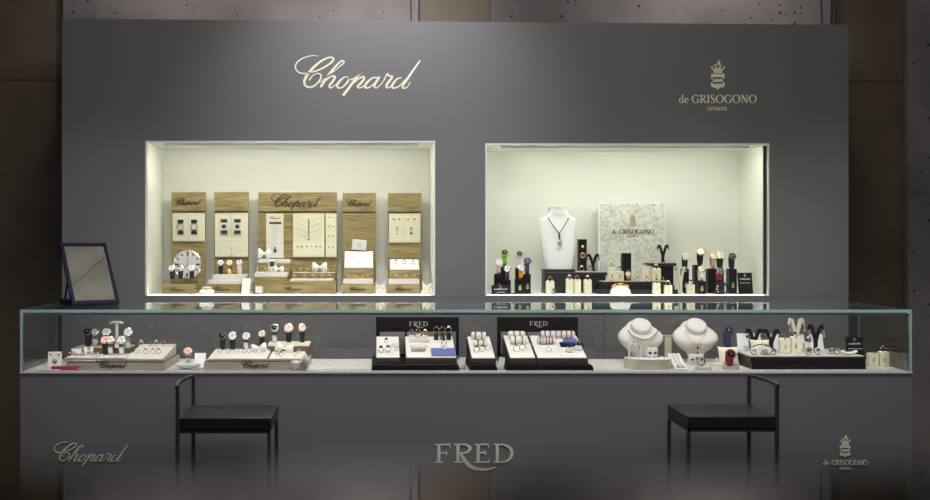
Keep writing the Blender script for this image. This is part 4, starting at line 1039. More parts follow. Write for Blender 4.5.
# cream fork
fork('cream forked earring stand right of the stepped platform', None, (X(681,.14), .145, zf+.0005), Z(265.8,.14)-zf, 10.5*(DW+.14)/FOC, 'cream', .012)
for q in (-1,1):
    earring('gold triangular earring on the %s arm of the cream fork' % ('left' if q < 0 else 'right'), 'earrings on the cream fork', (X(681+q*4.9,.13), .132, Z(267.8,.13)), .010, 'gold', 'gem_black', .0055)
# right watch blocks
h1 = wb('black block under the white-faced square watch, left of the right group', 686, .17, 268.8, 6.2)
h2 = wb('tall black block under the gold watch with brown face', 698, .20, 265, 6.5, emblem=False)
h3 = wb('low black block with gold emblem under the white watch in front', 702, .10, 281, 8)
h4 = wb('wide black block with gold emblem under two gold watches', 716, .17, 268.8, 15.5)
h5 = wb('low dark block under the red watch', 720.5, .10, 281.5, 8, m='charcoal', emblem=False)
h6 = wb('black block with gold emblem under the black watch at the right', 733, .15, 268.8, 8)
wh('white-faced square watch with black strap, left of the right group', h1, .080, 'strap_black', 'dial_white', 'dial_white', .036, square=True)
wh('gold watch with brown face on the tall block of the right group', h2, .086, 'strap_black', 'rose', 'gold', .040, px=700)
wh('white watch with white strap low in front of the right group', h3, .076, 'strap_white', 'dial_white', 'gold', .036)
wh('gold watch with pinkish strap, left on the wide black block', h4, .080, 'strap_pink', 'dial_white', 'gold', .036, px=712.6)
wh('square gold watch with black strap, right on the wide black block', h4, .088, 'strap_black', 'dial_white', 'gold', .040, px=719.8, square=True)
wh('red-strap watch with dark square face in the right group', h5, .066, 'strap_red', 'dial_black', 'gunmetal', .038, square=True)
wh('black watch with dark face, rightmost in the right niche', h6, .082, 'strap_black', 'dial_black', 'gunmetal', .036)
t = thing('bracelet', 'pink and black open bracelet standing before the red watch', 'bracelet', (X(722.5,.06), .062, zf+.0005))
A = [math.radians(-60+i*300/26) for i in range(27)]; r_ = .027
MB().tube([(r_*math.cos(a), 0, r_*1.0+r_*.86*math.sin(a)-.0005+.001) for a in A], .0042, 8).build('band', M['black'], t)
for k in range(5):
    a = math.radians(150+k*17); MB().ball((r_*math.cos(a), -.003, r_+r_*.86*math.sin(a)), .0044, 10, 7).build('stone', M['strap_red' if k % 2 else 'strap_pink'], t)
# ================================================================ SHOWCASE, LEFT TO RIGHT
zd = ZDECK+.0005
M['silverink'] = mat('silver_print', (.52,.50,.47), .4)
# the showcase contents are laid out in the counter's own frame, which starts DC from the eye and lies SH in front of the wall frame
DC = 5.04; SH = DW-DC; BEFORE = set(bpy.data.objects)
def X(px, y): return (px - VX) * (DC + y) / FOC
def Z(py, y): return CAMZ - (py - VY) * (DC + y) / FOC
def YD(py, z=ZDECK): return FOC * (CAMZ - z) / (py - VY) - DC
def at(px, py, z=None):
    """deck point seen at a column and row"""
    y = YD(py, ZDECK if z is None else z); return (X(px,y), y, zd if z is None else z)
def hplane(z, py): return YD(py, z)
# white earring card at the far left
def ear_card(label, px, py, w, h, gem, rz=0.0, grp='white earring cards in the showcase'):
    x, y, z = at(px, py); cardstand(label, (x,y,z), w, h, .28, 'white', 'ink', rz=rz, cat='earring card', group=grp, name='earring_card')
    for i, (u, v) in enumerate(((-.28,.82),(.28,.82))):
        p = V3((u*w, v*h*math.sin(.28)-.0015, .001+v*h*math.cos(.28))); p.rotate(Matrix.Rotation(rz,3,'Z'))
        tt = thing('stud_earring', ('left' if u < 0 else 'right') + ' gold stud on the ' + label, 'earring', (x+p.x,y+p.y-.0025,z+p.z), rz, 'studs on the earring cards')
        MB().ball((0,0,0), (.0055,.003,.005), 12, 8).build('setting', M['gold'], tt); MB().ball((0,-.0028,0), .0028, 10, 7).build('stone', M[gem], tt)
    tt = thing('pendant', 'gold pendant on the ' + label, 'pendant', (x, y+.34*h*math.sin(.28)-.005, z+.34*h*math.cos(.28)), rz, 'pendants on the earring cards')
    MB().torus((0,0,.003), .0085, .0024, (0,1,.1), 20, 8).build('ring_setting', M['gold'], tt); MB().ball((0,-.001,.001), .0042).build('stone', M[gem], tt)
ear_card('white earring card standing at the far left of the showcase', 54.5, 367, .056, .064, 'gem_black', .15)
x, y, z = at(62, 370.6); t = thing('gift_box', 'long flat pink and red box lying at the front left of the showcase', 'box', (x+.018,y+.012,z), .04)
MB().box((-.062,-.012,0),(.062,.012,.010), bev=.001).build('box_base', M['pink'], t); MB().box((-.0615,-.0125,.0102),(.0615,.0125,.0165), bev=.001).build('box_lid', M['pink'], t)
x, y, z = at(49, 371.3); t = thing('booklet', 'white folded booklet lying left of the pink box', 'booklet', (x,y+.012,z), .35)
MB().box((-.040,-.016,0),(.040,.016,.003)).build('cover', M['paper'], t, False); MB().box((-.038,-.015,.0031),(.038,.015,.005)).build('page_block', M['linen'], t, False)

def lettered_plinth(label, x0, x1, yt, yfr, depth, letter):
    x0, x1 = X(x0,yfr), X(x1,yfr); zt = Z(yt,yfr)
    c = V3(((x0+x1)/2, yfr+depth/2, zd)); t = thing('oak_plinth', label, 'display base', c, 0, 'pale oak plinths in the showcase')
    MB().box((x0,yfr,zd),(x1,yfr+depth,zt-.003), bev=.0012).build('plinth_body', M['oak_lit'], t, off=c)
    MB().box((x0+.004,yfr+.004,zt-.0028),(x1-.004,yfr+depth-.004,zt)).build('dark_inset', M['oakdark'], t, False, c)
    mb = MB(); y = yfr-.0002; script(mb, X(letter[0],y), X(letter[1],y), (0,y,Z(letter[2],y)), UX, UZ, .001, k=4, bold=1.35); mb.build('lettering', M['ink'], t, False, c)
    return zt
yA = -.555
zA = lettered_plinth('pale oak plinth with black script at the left end of the showcase', 66, 165, 362.5, yA, .33, (98,127.5,369.9))
t = thing('pen', 'white pen lying along the front edge of the left pale oak plinth', 'pen', (X(88,yA+.01), yA+.012, zA+.0006))
MB().cyl((-.06,0,.004),(.03,0,.004), .0035, n=14).build('barrel', M['white'], t); MB().cyl((.0301,0,.004),(.062,0,.004), .0037, n=14).build('cap', M['silver'], t)
# cream top tray
def flat(label, x0, x1, yt, yfr, ykk, zb, top='white', side='tancream', grp='flat suede trays in the showcase'):
    zt = Z(yt,yfr); c = V3((X((x0+x1)/2,yfr), (yfr+ykk)/2, zb)); t = thing('display_tray', label, 'tray', c, 0, grp)
    MB().box((X(x0,yfr),yfr,zb+.0005),(X(x1,yfr),ykk,zt-.002), bev=.001).build('tray_body', M[side], t, off=c)
    MB().box((X(x0,yfr)+.003,yfr+.003,zt-.0019),(X(x1,yfr)-.003,ykk-.003,zt)).build('tray_pad', M[top], t, False, c)
    return zt
y1_ = yA+.025
zB1 = flat('flat white suede tray on the left pale oak plinth', 63.5, 124.5, 358, y1_, -.235, zA+.0002)
slope('white sloping ring tray at the right of the left pale oak plinth', 'ring_tray', 'ring tray', 'white ring trays in the showcase', X(125.2,y1_), X(163,y1_), y1_, -.235, zA+.0007, zA+.009, .850, 'white', 'tancream')
rt = lambda y: on_slope(y1_, zA+.009, -.235, .850, y)+.0030
yR = -.36
zR = flat('raised rear tray with a dark brown front on the left plinth', 73.5, 129.5, 347.5, yR, -.24, zB1, 'cream', 'oakdark')
for px, d, st, dl, cs, lab, sq in ((87.3,.036,'strap_black','dial_black','gunmetal','black watch at the left end of the rear tray',0),(95,.034,'silver','gem_clear','silver','small steel jewelled watch second from left on the rear tray',0),(106.3,.040,'strap_black','dial_white','silver','steel watch with white dial left of the T-bar stand',1),(130,.042,'silver','dial_white','silver','steel bracelet watch right of the T-bar stand',0)):
    watch(lab, 'watches on the left plinth', (X(px,-.33) if px < 128 else X(128,-.33), -.335, zR+.0005), .078, st, dl, cs, d, square=False)
t = thing('jewellery_stand', 'white T-bar stand on the rear tray of the left plinth', 'T-bar stand', (X(116.3,-.29), -.285, zR+.0005)); s = (DC-.29)/FOC
MB().cyl((0,0,0),(0,0,.006), .02, n=24).build('foot', M['white'], t); MB().cyl((0,0,.0062),(0,0,23*s-.005), .0065, .0075, n=18).build('post', M['white'], t)
mb = MB(); mb.tube([(-6.7*s,0,23*s-.0025),(-4*s,0,23*s+.001),(0,0,23*s+.0016),(4*s,0,23*s+.001),(6.7*s,0,23*s-.0025)], [.0045,.006,.0065,.006,.0045], 12); mb.build('bar', M['white'], t)
for px, py, st, dl, cs, lab in ((104.5,356,'strap_black','strap_pink','rose','rose gold watch with black strap in front of the rear tray'),(110.3,355.5,'silver','dial_white','rose','rose gold watch with steel bracelet in front of the rear tray'),(121.2,355.3,'silver','dial_white','silver','large steel watch in front of the rear tray, beside the ring tray')):
    yy = -.42; watch(lab, 'watches on the left plinth', (X(px,yy), yy, zB1+.0005), .078, st, dl, cs, .038)
bow('white ribbon bow at the left end of the left plinth tray', 'white bows in the showcase', (X(87.8,-.42), -.41, zB1+.0005), .040, .034)
t = thing('bracelet_cushion', 'small white cushion left of the bow on the left plinth', 'cushion', (X(75.5,-.42), -.405, zB1+.0005))
MB().pillow((0,0,.013), (.046,.026,.024)).build('cushion_body', M['satin'], t)
for i, px in enumerate((70,76,82,93,98)):
    ring('small gold ring, %s from left on the left plinth tray' % nm[i], 'small rings on the left plinth tray', (X(px,-.47), -.475, zB1+.0006), .007, 'rose', 'gem_clear')
for i, (px, g_) in enumerate(((141,'gem_clear'),(150,'gem_blue'),(156.2,'gem_clear'),(163,'gem_red'),(170,'gem_blue'))):
    y = -.285; ring('tall cocktail ring, %s from left in the back row of the left ring tray' % nm[i], 'back row of the left ring tray', (X(px,y), y, rt(y)), .0105, 'gold' if i else 'silver', g_, gs=.0065)
for i, (px, g_) in enumerate(((136.5,'gem_clear'),(145.5,'gem_red'),(153,'gem_clear'),(158.5,'gem_red'))):
    y = -.44; ring('ring, %s from left in the front row of the left ring tray' % nm[i], 'front row of the left ring tray', (X(px,y), y, rt(y)), .0095, 'rose' if i % 2 else 'silver', g_, gs=.0055)
# white leaf cushion with watch, card
x, y, z = at(187, 370); t = thing('bracelet_cushion', 'white leaf-shaped cushion between the two pale oak plinths', 'cushion', (x,y+.03,z))
mb = MB(); s = (DC+y)/FOC
mb.rings([[V3((u*13.5*s, .026*math.sqrt(max(1-u*u,.004))*math.cos(2*PI*k/16), .0135+.0135*math.sqrt(max(1-u*u,.004))*math.sin(2*PI*k/16)*(1 if math.sin(2*PI*k/16) > 0 else .98)+.006*u*u)) for k in range(16)] for u in [i/10-1 for i in range(21)]]); mb.build('cushion_body', M['satin'], t)
watch('rose gold bracelet watch standing on the white leaf-shaped cushion', None, (x,y+.018,z+.0270), .056, 'silver', 'strap_pink', 'rose', .038)
x, y, z = at(198, 369); cardstand('plain white card leaning left of the second pale oak plinth', (x-.004,y+.055,z), .046, .064, .55, 'paper', 'ink', cat='display card', group=None)
# second plinth
yD = -.55
zC = lettered_plinth('pale oak plinth with black script in the left half, third from left stool', 203.5, 306.5, 361.5, yD, .33, (241.5,270.5,369.6)) if False else lettered_plinth('pale oak plinth with black script right of the leaf-shaped cushion', 203.5, 306.5, 361.5, yD, .33, (241.5,270.5,369.6))
y2_ = yD+.02
T1 = slope('white sloping tray at the left of the second oak plinth', 'ring_tray', 'ring tray', 'white ring trays in the showcase', X(207,y2_), X(266.5,y2_), y2_, -.30, zC+.0005, zC+.006, .836, 'white', 'tancream')
T2 = slope('white sloping tray at the right of the second oak plinth', 'ring_tray', 'ring tray', 'white ring trays in the showcase', X(268,y2_), X(303,y2_), y2_, -.345, zC+.0005, zC+.006, .830, 'white', 'tancream')
st2 = lambda y: on_slope(y2_, zC+.006, -.30, .836, y)+.0028
st3 = lambda y: on_slope(y2_, zC+.006, -.345, .830, y)+.0028
yS = -.335
zS = Z(343.5,yS)
c = V3((X(280,yS), yS+.06, zC)); t = thing('display_tray', 'raised rear tray with a dark brown front on the second oak plinth', 'tray', c, 0, 'flat suede trays in the showcase')
MB().box((X(268.5,yS),yS,zC+.0006),(X(309,yS),yS+.11,zS-.012), bev=.001).build('tray_body', M['oakdark'], t, off=c)
MB().box((X(268.5,yS)-.002,yS-.002,zS-.0118),(X(309,yS)+.002,yS+.11,zS), bev=.001).build('tray_pad', M['cream'], t, off=c)
for px, dl, cs, st, d, lab in ((222,'dial_black','gunmetal','strap_black',.036,'black watch, leftmost standing on the second oak plinth'),(232,'dial_white','silver','strap_black',.038,'steel watch with black strap, second from left on the second oak plinth'),(246,'dial_white','silver','silver',.036,'steel bracelet watch, third from left on the second oak plinth')):
    y = -.335; watch(lab, 'watches on the second oak plinth', (X(px,y), y, st2(y)+.0005), .074, st, dl, cs, d)
for px, dl, cs, st, d, lab in ((260,'dial_white','rose','strap_black',.036,'rose gold watch left of the raised rear tray on the second plinth'),(274.5,'dial_black','silver','silver',.036,'steel watch with black dial on the raised tray of the second plinth'),(288.5,'dial_white','rose','strap_black',.044,'largest rose gold watch on the raised tray of the second plinth'),(302,'dial_white','rose','strap_black',.038,'rose gold watch at the right end of the second oak plinth')):
    y = -.30; watch(lab, 'watches on the second oak plinth', (X(px,y) if px != 260 else X(261.5,-.27), y if px != 260 else -.265, zS+.0005 if px != 260 else zC+.0008), .078 if px != 260 else .106, st, dl, cs, d)
bow('white ribbon bow before the rear tray of the second plinth, left of two', 'white bows in the showcase', (X(259,-.37), -.375, st2(-.375)), .066, .036, roll=-.15)
bow('white ribbon bow before the rear tray of the second plinth, right of two', 'white bows in the showcase', (X(284.5,-.37), -.385, st3(-.385)), .078, .040, roll=.2)
x, y, z = at(300, 371.5); bow('white ribbon bow lying before the right end of the second oak plinth', 'white bows in the showcase', (x,yD-.014,z+.016), .074, .040, roll=-.5)
for i, (px, y) in enumerate(((220,-.40),(228,-.40),(237,-.40),(244,-.40),(249,-.40),(255,-.40))):
    ring('small gold ring, %s from left on the left sloping tray of the second plinth' % nm[i], 'rings on the left sloping tray of the second plinth', (X(px,y), y, st2(y)), .0075, 'gold' if i % 2 else 'silver', 'gem_clear' if i != 3 else 'gem_black')
for i, (px, y) in enumerate(((277,-.44),(281,-.47),(295,-.46),(299,-.41))):
    ring('small gold ring, %s from left on the right sloping tray of the second plinth' % nm[i], 'rings on the right sloping tray of the second plinth', (X(px,y), y, st3(y)), .0075, 'gold', 'gem_black')

# ---------------------------------------------------------------- black lacquer displays in the middle
def backboard(label, px0, px1, py0, y, zb, swx, swy):
    c = V3((X((px0+px1)/2,y), y, zb)); t = thing('backboard', label, 'display backboard', c, 0, 'black lettered backboards in the showcase')
    MB().box((X(px0,y),y,zb+.0004),(X(px1,y),y+.016,Z(py0,y)), bev=.001).build('board_body', M['blackwood'], t, off=c)
    mb = MB(); q = y-.0002; swash(mb, X(swx[0],q), X(swx[1],q), (0,q,Z(swy,q)), UX, UZ, .001, .95); mb.build('lettering', M['silverink'], t, False, c)
    return t
def plate(label, px0, px1, py0, py1, y, grp='grey back plates of the displays'):
    c = V3((X((px0+px1)/2,y), y, Z(py1,y))); t = thing('display_plate', label, 'display plate', c, 0, grp)
    MB().box((X(px0,y),y,Z(py1,y)),(X(px1,y),y+.006,Z(py0,y)), bev=.001).build('plate_body', M['greyplate'], t, off=c)
    MB().box((X(px0,y)+.004,y-.0007,Z(py1,y)+.004),(X(px1,y)-.004,y-.0002,Z(py0,y)-.004)).build('plate_pad', M['greyplate'], t, False, c)
def platform(label, px0, px1, py, yfr, ykk, h, dark='black'):
    c = V3((X((px0+px1)/2,yfr), (yfr+ykk)/2, zd)); t = thing('display_platform', label, 'display platform', c, 0, 'low black platforms in the showcase')
    MB().box((X(px0,yfr),yfr,zd),(X(px1,yfr),ykk,zd+h*.62), bev=.001).build('platform_base', M['black'], t, off=c)
    MB().box((X(px0,yfr)+.003,yfr+.003,zd+h*.621),(X(px1,yfr)-.003,ykk-.003,zd+h), bev=.001).build('platform_top', M['blackwood'], t, off=c)
    return zd+h
def deskwedge(label, px0, px1, yfr, ykk, zb, zf_, zk_, split=None, grp='white topped sloping trays of the black displays', blue=None):
    t = slope(label, 'sloping_tray', 'display tray', grp, X(px0,yfr), X(px1,yfr), yfr, ykk, zb, zf_, zk_, 'white', 'brownedge', .003)
    c = V3(t.location)
    x0, x1 = X(px0,yfr)+.002, X(px1,yfr)-.002
    if split:
        xs = X(split,yfr); k = (zk_-zf_)/(ykk-yfr)
        MB().hexa([(xs-.0012,yfr+.004,zf_+.0034),(xs+.0012,yfr+.004,zf_+.0034),(xs+.0012,ykk-.004,zk_+.0032),(xs-.0012,ykk-.004,zk_+.0032),(xs-.0012,yfr+.004,zf_+.0042),(xs+.0012,yfr+.004,zf_+.0042),(xs+.0012,ykk-.004,zk_+.0040),(xs-.0012,ykk-.004,zk_+.0040)]).build('divider', M['tancream'], t, False, c)
    return lambda y: on_slope(yfr, zf_, ykk, zk_, y)+.0036
yP = -.555
hp = .020
z1 = platform('low black platform of the left lettered display', 371.5, 459.5, 371, yP, -.17, hp)
backboard('black backboard with silver capitals behind the left pair of trays', 376, 459, 317.3, -.19, z1, (409,427.5), 326)
plate('small grey plate behind the left tray of the left black display', 380, 405, 332, 354, -.215)
plate('wide grey plate behind the right trays of the left black display', 406.8, 456, 332, 354, -.215)
# front rows: tray front edge at row 358, body down to row 364
f1, k1 = -.47, -.235
zfr, zkk = Z(358.3,f1), Z(337,k1)
wA = deskwedge('square white sloping tray with studs, leftmost of the left black display', 375.5, 400.5, f1, k1, z1+.0005, zfr, zkk)
wB = deskwedge('wide white sloping tray with ring row and blue cloth in the left black display', 405.5, 457, f1, k1, z1+.0005, zfr, zkk, 431.5)
def onw(wf, px, y): return (X(px,y), y, wf(y)+.0004)
tt = thing('cloth', 'blue velvet cloth at the front right of the left black display', 'cloth', onw(wB, 444, -.44))
k = (zkk-zfr)/(k1-f1)
MB().hexa([(-.052,-.018,-.018*k+.0005),(.050,-.018,-.018*k+.0005),(.050,.062,.062*k+.0005),(-.052,.062,.062*k+.0005),(-.052,-.018,-.018*k+.004),(.050,-.018,-.018*k+.004),(.050,.062,.062*k+.004),(-.052,.062,.062*k+.004)], bev=.001).build('cloth_sheet', M['blue'], tt)
def stud(label, wf, px, y, r, metal, gem, grp):
    p = onw(wf, px, y); t = thing('stud_earring', label, 'earring', p, 0, grp)
    MB().lathe([(r*.4,0),(r,.002),(r*.85,.005),(r*.4,.006)], (0,0,0), (0,0,1), 16).build('setting', M[metal], t); MB().ball((0,0,.006), (r*.6,r*.6,.003), 10, 7).build('stone', M[gem], t)
for i, (px, y, g_, r) in enumerate(((386.3,-.31,'gem_black',.007),(381,-.42,'gem_black',.0085),(388,-.415,'gem_red',.009),(393,-.37,'gem_clear',.006),(397,-.37,'gem_clear',.006),(396.5,-.40,'gem_clear',.006))):
    ring(('single dark ring, back of the leftmost black display tray','gold cluster ring at the front left of the leftmost black display tray','large gold cluster ring in the middle of the leftmost black display tray','small silver ring, left of back pair, leftmost black display tray','small silver ring, right of back pair, leftmost black display tray','small silver ring below the pair on the leftmost black display tray')[i], 'rings on the leftmost black display tray', onw(wA,px,y), .011 if r > .007 else .007, 'gold' if r > .007 else 'silver', g_, gs=r)
for i, (px, y) in enumerate(((411.5,-.30),(418,-.29),(425,-.30))):
    t0 = ring_block('small white ring block, %s from left at the back of the left display tray' % nm[i], 'small white ring blocks at the left display', onw(wB,px,y), .022, .030, .02, 'white', emblem=False, clip=False)
    ring('gold ring with stone on the small white block, %s from left at the left display' % nm[i], 'rings on the small white blocks of the left display', (X(px,y),y,wB(y)+.0266), .011, 'gold', ('gem_blue','gem_black','gem_clear')[i], gs=.007)
for i, (px, y) in enumerate(((436.2,-.275),(442.5,-.275),(448.8,-.275))):
    p = onw(wB,px,y); t0 = ring_block('dark ring block, %s from left above the blue cloth' % nm[i], 'dark ring blocks above the blue cloth', p, .018, .034, .02, 'charcoal', emblem=False, clip=False)
    ring('gold ring on the dark block, %s from left above the blue cloth' % nm[i], 'rings above the blue cloth', (p[0],p[1],p[2]+.0296), .0115, 'gold', ('gem_blue','gem_black','gem_clear')[i], gs=.007)
for i, y in enumerate((-.33,-.395)):
    p = onw(wB,444,y); ring_block('small white ring block %s the blue cloth' % ('just behind','standing on')[i], 'small white ring blocks at the blue cloth', (p[0],p[1],p[2]+(.0045 if i else 0)), .022, .020, .018, 'white', emblem=False, clip=False)
    ring('silver ring with dark stone on the small white block %s the blue cloth' % ('just behind','standing on')[i], 'rings at the blue cloth', (p[0],p[1],p[2]+.0177+(.0045 if i else 0)), .0095, 'silver', 'gem_black', gs=.006)
bp = onw(wB,418.5,-.40); bolster('white bolster cushion at the front of the left black display', 'white bolster cushions in the showcase', bp, 15.5*4.64/FOC, .013)
for i in range(5):
    px = 413+i*2.8; bangle('thin white bracelet, %s from left on the front bolster of the left display' % nm[i], 'bracelets on the front bolster of the left display', (X(px,-.40),-.40,bp[2]), .013, 'silver', 'linen', False)
for i, px in enumerate((411.5,415.5,419.5,423.5,426.5)):
    stud('small dark gold stud, %s from left in the row behind the front bolster' % nm[i], wB, px, -.362, .0065, 'gold', 'gem_black', 'stud row behind the front bolster')
# small middle display
z2 = platform('narrow black platform of the small tray between the two lettered displays', 469.5, 497.5, 371, yP, -.22, hp)
wC = deskwedge('narrow white sloping tray with two bolsters between the lettered displays', 471, 496, -.50, -.26, z2+.0005, Z(358.8,-.50), Z(337,-.26))
def bol(label, wf, px, y, npx, r): 
    p = onw(wf,px,y); bolster(label, 'white bolster cushions in the showcase', p, npx*(DC+y)/FOC, r); return p
COLS = ['strap_black','gem_black','strap_red','blue','gem_blue','strap_teal','gunmetal']
def bands(px_list, y, z, r, desc, cols, grp):
    for i, px in enumerate(px_list):
        bangle('buckled cord bracelet, %s' % (desc % nm[i]) , grp, (X(px,y),y,z), r, 'gold', cols[i % len(cols)], True, 'gold' if i % 3 != 1 else 'silver')
p = bol('white bolster at the back of the narrow middle tray', wC, 478.5, -.295, 15, .0155); bands((475.2,481.4), -.295, p[2], .0155, '%s from left on the back bolster of the narrow tray', ['strap_black'], 'bracelets on the narrow tray')
p = bol('white bolster in the middle of the narrow middle tray', wC, 480.5, -.375, 15, .0125); bands((477.8,483.2), -.375, p[2], .0125, '%s from left on the front bolster of the narrow tray', ['strap_black','strap_red'], 'bracelets on the narrow tray')
for i, (px, y, m_) in enumerate(((476.5,-.445,'gold'),(482.5,-.435,'silver'),(488,-.42,'silver'))):
    ring('hoop ring, %s from left at the front of the narrow tray' % nm[i], 'hoop rings on the narrow tray', onw(wC,px,y), .0115, m_, 'gem_black' if i < 2 else 'gem_clear', gs=.005)
# right lettered display
z3_ = platform('low black platform of the right lettered display', 506, 593.5, 371, yP, -.17, hp)
backboard('black backboard with silver capitals behind the right pair of trays', 497.3, 578, 317.3, -.19, z3_, (529.5,547), 325.5)
plate('small grey plate behind the left tray of the right black display', 501, 526, 332, 354, -.215)
plate('wide grey plate behind the long trays of the right black display', 527.5, 575.5, 332, 354, -.215)
zfR = Z(358.6,-.50); zkR = Z(336,-.24)
wD = deskwedge('white sloping tray with two bolsters, left tray of the right black display', 509.5, 536.2, -.50, -.24, z3_+.0005, zfR, zkR)
wE = deskwedge('widest white sloping tray of the right black display', 537, 588, -.50, -.24, z3_+.0005, zfR, zkR, 562)
p = bol('white bolster at the back of the left tray, right black display', wD, 516.5, -.275, 17, .015); bands((513.6,519.5), -.275, p[2], .015, '%s from left on the back bolster, right display left tray', ['strap_black'], 'bracelets on the left tray of the right display')
p = bol('white bolster in the middle of the left tray, right black display', wD, 518.5, -.345, 17.5, .0165); bands((514.8,521.8), -.345, p[2], .0165, '%s from left on the middle bolster, right display left tray', ['strap_black','gunmetal'], 'bracelets on the left tray of the right display')
for i, (px, y, m_) in enumerate(((516.5,-.435,'gold'),(522.3,-.42,'gold'),(528.3,-.405,'silver'))):
    ring('hoop ring, %s from left, front of left tray, right black display' % nm[i], 'hoop rings of the right display', onw(wD,px,y), .0125, m_, 'gem_black' if i < 2 else 'gem_clear', gs=.005)
p = bol('long white bolster at the back of the widest sloping tray', wE, 557.5, -.272, 34, .0150)
bands((544.5,549.8,555.5,560.8,566,571), -.272, p[2], .0150, '%s from left on the long bolster', ['strap_purple','strap_black','blue','strap_red','gunmetal','gem_black'], 'bracelets on the long bolster')
p = bol('white bolster wrapped in five bracelets on the widest sloping tray', wE, 546, -.345, 18, .0155)
bands((539.8,542.8,545.8,548.8,551.8), -.345, p[2], .0155, '%s from left on the five-bracelet bolster', ['gunmetal','linen','strap_purple','gunmetal','strap_red'], 'bracelets on the five-bracelet bolster')
tt = thing('cloth', 'dark navy cloth under the blue roll of the right black display', 'cloth', onw(wE,572,-.36)); k = (zkR-zfR)/(.26)
MB().hexa([(-.052,-.024,-.024*k+.0005),(.050,-.024,-.024*k+.0005),(.046,.03,.03*k+.0005),(-.050,.03,.03*k+.0005),(-.052,-.024,-.024*k+.003),(.050,-.024,-.024*k+.003),(.046,.03,.03*k+.003),(-.050,.03,.03*k+.003)], bev=.001).build('cloth_sheet', M['navy'], tt)
tt = thing('bolster_cushion', 'blue velvet roll with a fine gold bracelet in the right black display', 'cushion', (X(570,-.36),-.36,wE(-.36)+.0045), 0, 'velvet rolls')
L_r = 14*(4.68)/FOC; r = .0125
MB().lathe([(r*.5,-L_r/2),(r,-L_r/2+.004),(r,L_r/2-.004),(r*.5,L_r/2)], (0,0,r), (1,0,0), 22).build('cushion_roll', M['blue'], tt); MB().torus((-.012,0,r), r+.001, .001, (1,0,0), 24, 6).build('piping', M['gem_blue'], tt)
for i, (px, y) in enumerate(((569.5,-.435),(578,-.415))):
    p = onw(wE,px,y); ring_block('low white ring block, %s of the pair at the right display front' % ('left','right')[i], 'low white ring blocks at the right display', p, .030, .018, .016, 'white', emblem=False, clip=False)
    ring('silver ring on the low white block, %s of the pair at the right display' % ('left','right')[i], 'rings at the front of the right display', (p[0],p[1],p[2]+.0160), .0085, 'silver', 'gem_black', gs=.005)
for i, (px, y) in enumerate(((540.2,-.30),(541,-.275))):
    ring('gold ring, %s of the two at the back left corner of the widest tray' % ('front','rear')[i], 'rings at the corner of the widest tray', onw(wE,px,y), .009, 'gold', 'gem_red', gs=.006)
ring('single silver ring at the front centre of the widest sloping tray', None, onw(wE,549,-.44), .010, 'silver', 'gem_clear', gs=.005)
for px, lab in ((461.5,'left'),(501,'right')):
    x, y, z = at(px, 370); cardstand('small grey-white card leaning %s of the narrow middle display' % lab, (x,y+.02,z), .026, .050, .35, 'linen', 'ink', cat='display card', group='small cards beside the narrow display', rz=-.5)
# ---------------------------------------------------------------- right part of the showcase
def neckbust(label, px, pyb, yb_, tilt=0):
    """rounded reclining neck bust; rows and columns measured about column px"""
    y = yb_; s = (DC+y)/FOC
    t = thing('necklace_bust', label, 'bust', (X(px,y), y, zd), 0, 'rounded white busts in the showcase')
    rows = [(356,12,.018,0),(355,16.5,.022,0),(352,19,.026,-.001),(350,26,.034,-.004),(347,33,.044,-.006),(343.5,39.5,.054,-.006),(340.5,43.5,.060,-.004),(337.5,45,.060,.002),(334.5,43.8,.056,.010),(331.5,39,.050,.018),(329,33,.045,.025),(327,27,.041,.030),(324.5,22.5,.038,.034),(322.5,18,.030,.037),(321.5,12,.02,.039)]
    z0 = Z(356,y)
    secs = [(0, cy, (Z(r,y)-z0)*1.0, w*s/2, d*.85) for r, w, d, cy in rows]
    mb = MB(); mb.loft(secs, 36, .92); o = mb.build('bust_body', M['white'], t)
    d = V3((0,-.62,.78)).normalized(); c = V3((0,-.012,Z(325.8,y)-z0))
    R = 10.3*s
    MB().lathe([(R*1.02,-.030),(R*.98,-.012),(R*.97,.004),(R*.93,.0085),(R*.80,.0115),(R*.4,.0135),(.001,.014)], c, d, 30).build('neck', M['white'], t)
    return t, s, c, d, R
# height of the bust base over the deck comes from its stand disc
tb1, s, cN, dN, RN = neckbust('rounded white bust wearing a pearl strand, left of the two in the showcase', 640.5, 356, -.24)
def add_foot(t, y):
    z0 = Z(356,y)-zd
    t.location.z = zd+max(z0,.004)+.0004
    MB().lathe([(.042,-z0),(.042,-z0+.004),(.020,-z0+.008),(.017,-.001)], (0,0,0), n=26).build('bust_foot', M['tancream'], t)
add_foot(tb1, -.24)
tb2, s2_, cN2, dN2, RN2 = neckbust('rounded white bust wearing two fine chains, right of the two in the showcase', 695.5, 356, -.24)
add_foot(tb2, -.24)
def onbust(t, px, py, y): return V3((X(px,y), y, Z(py,y)))
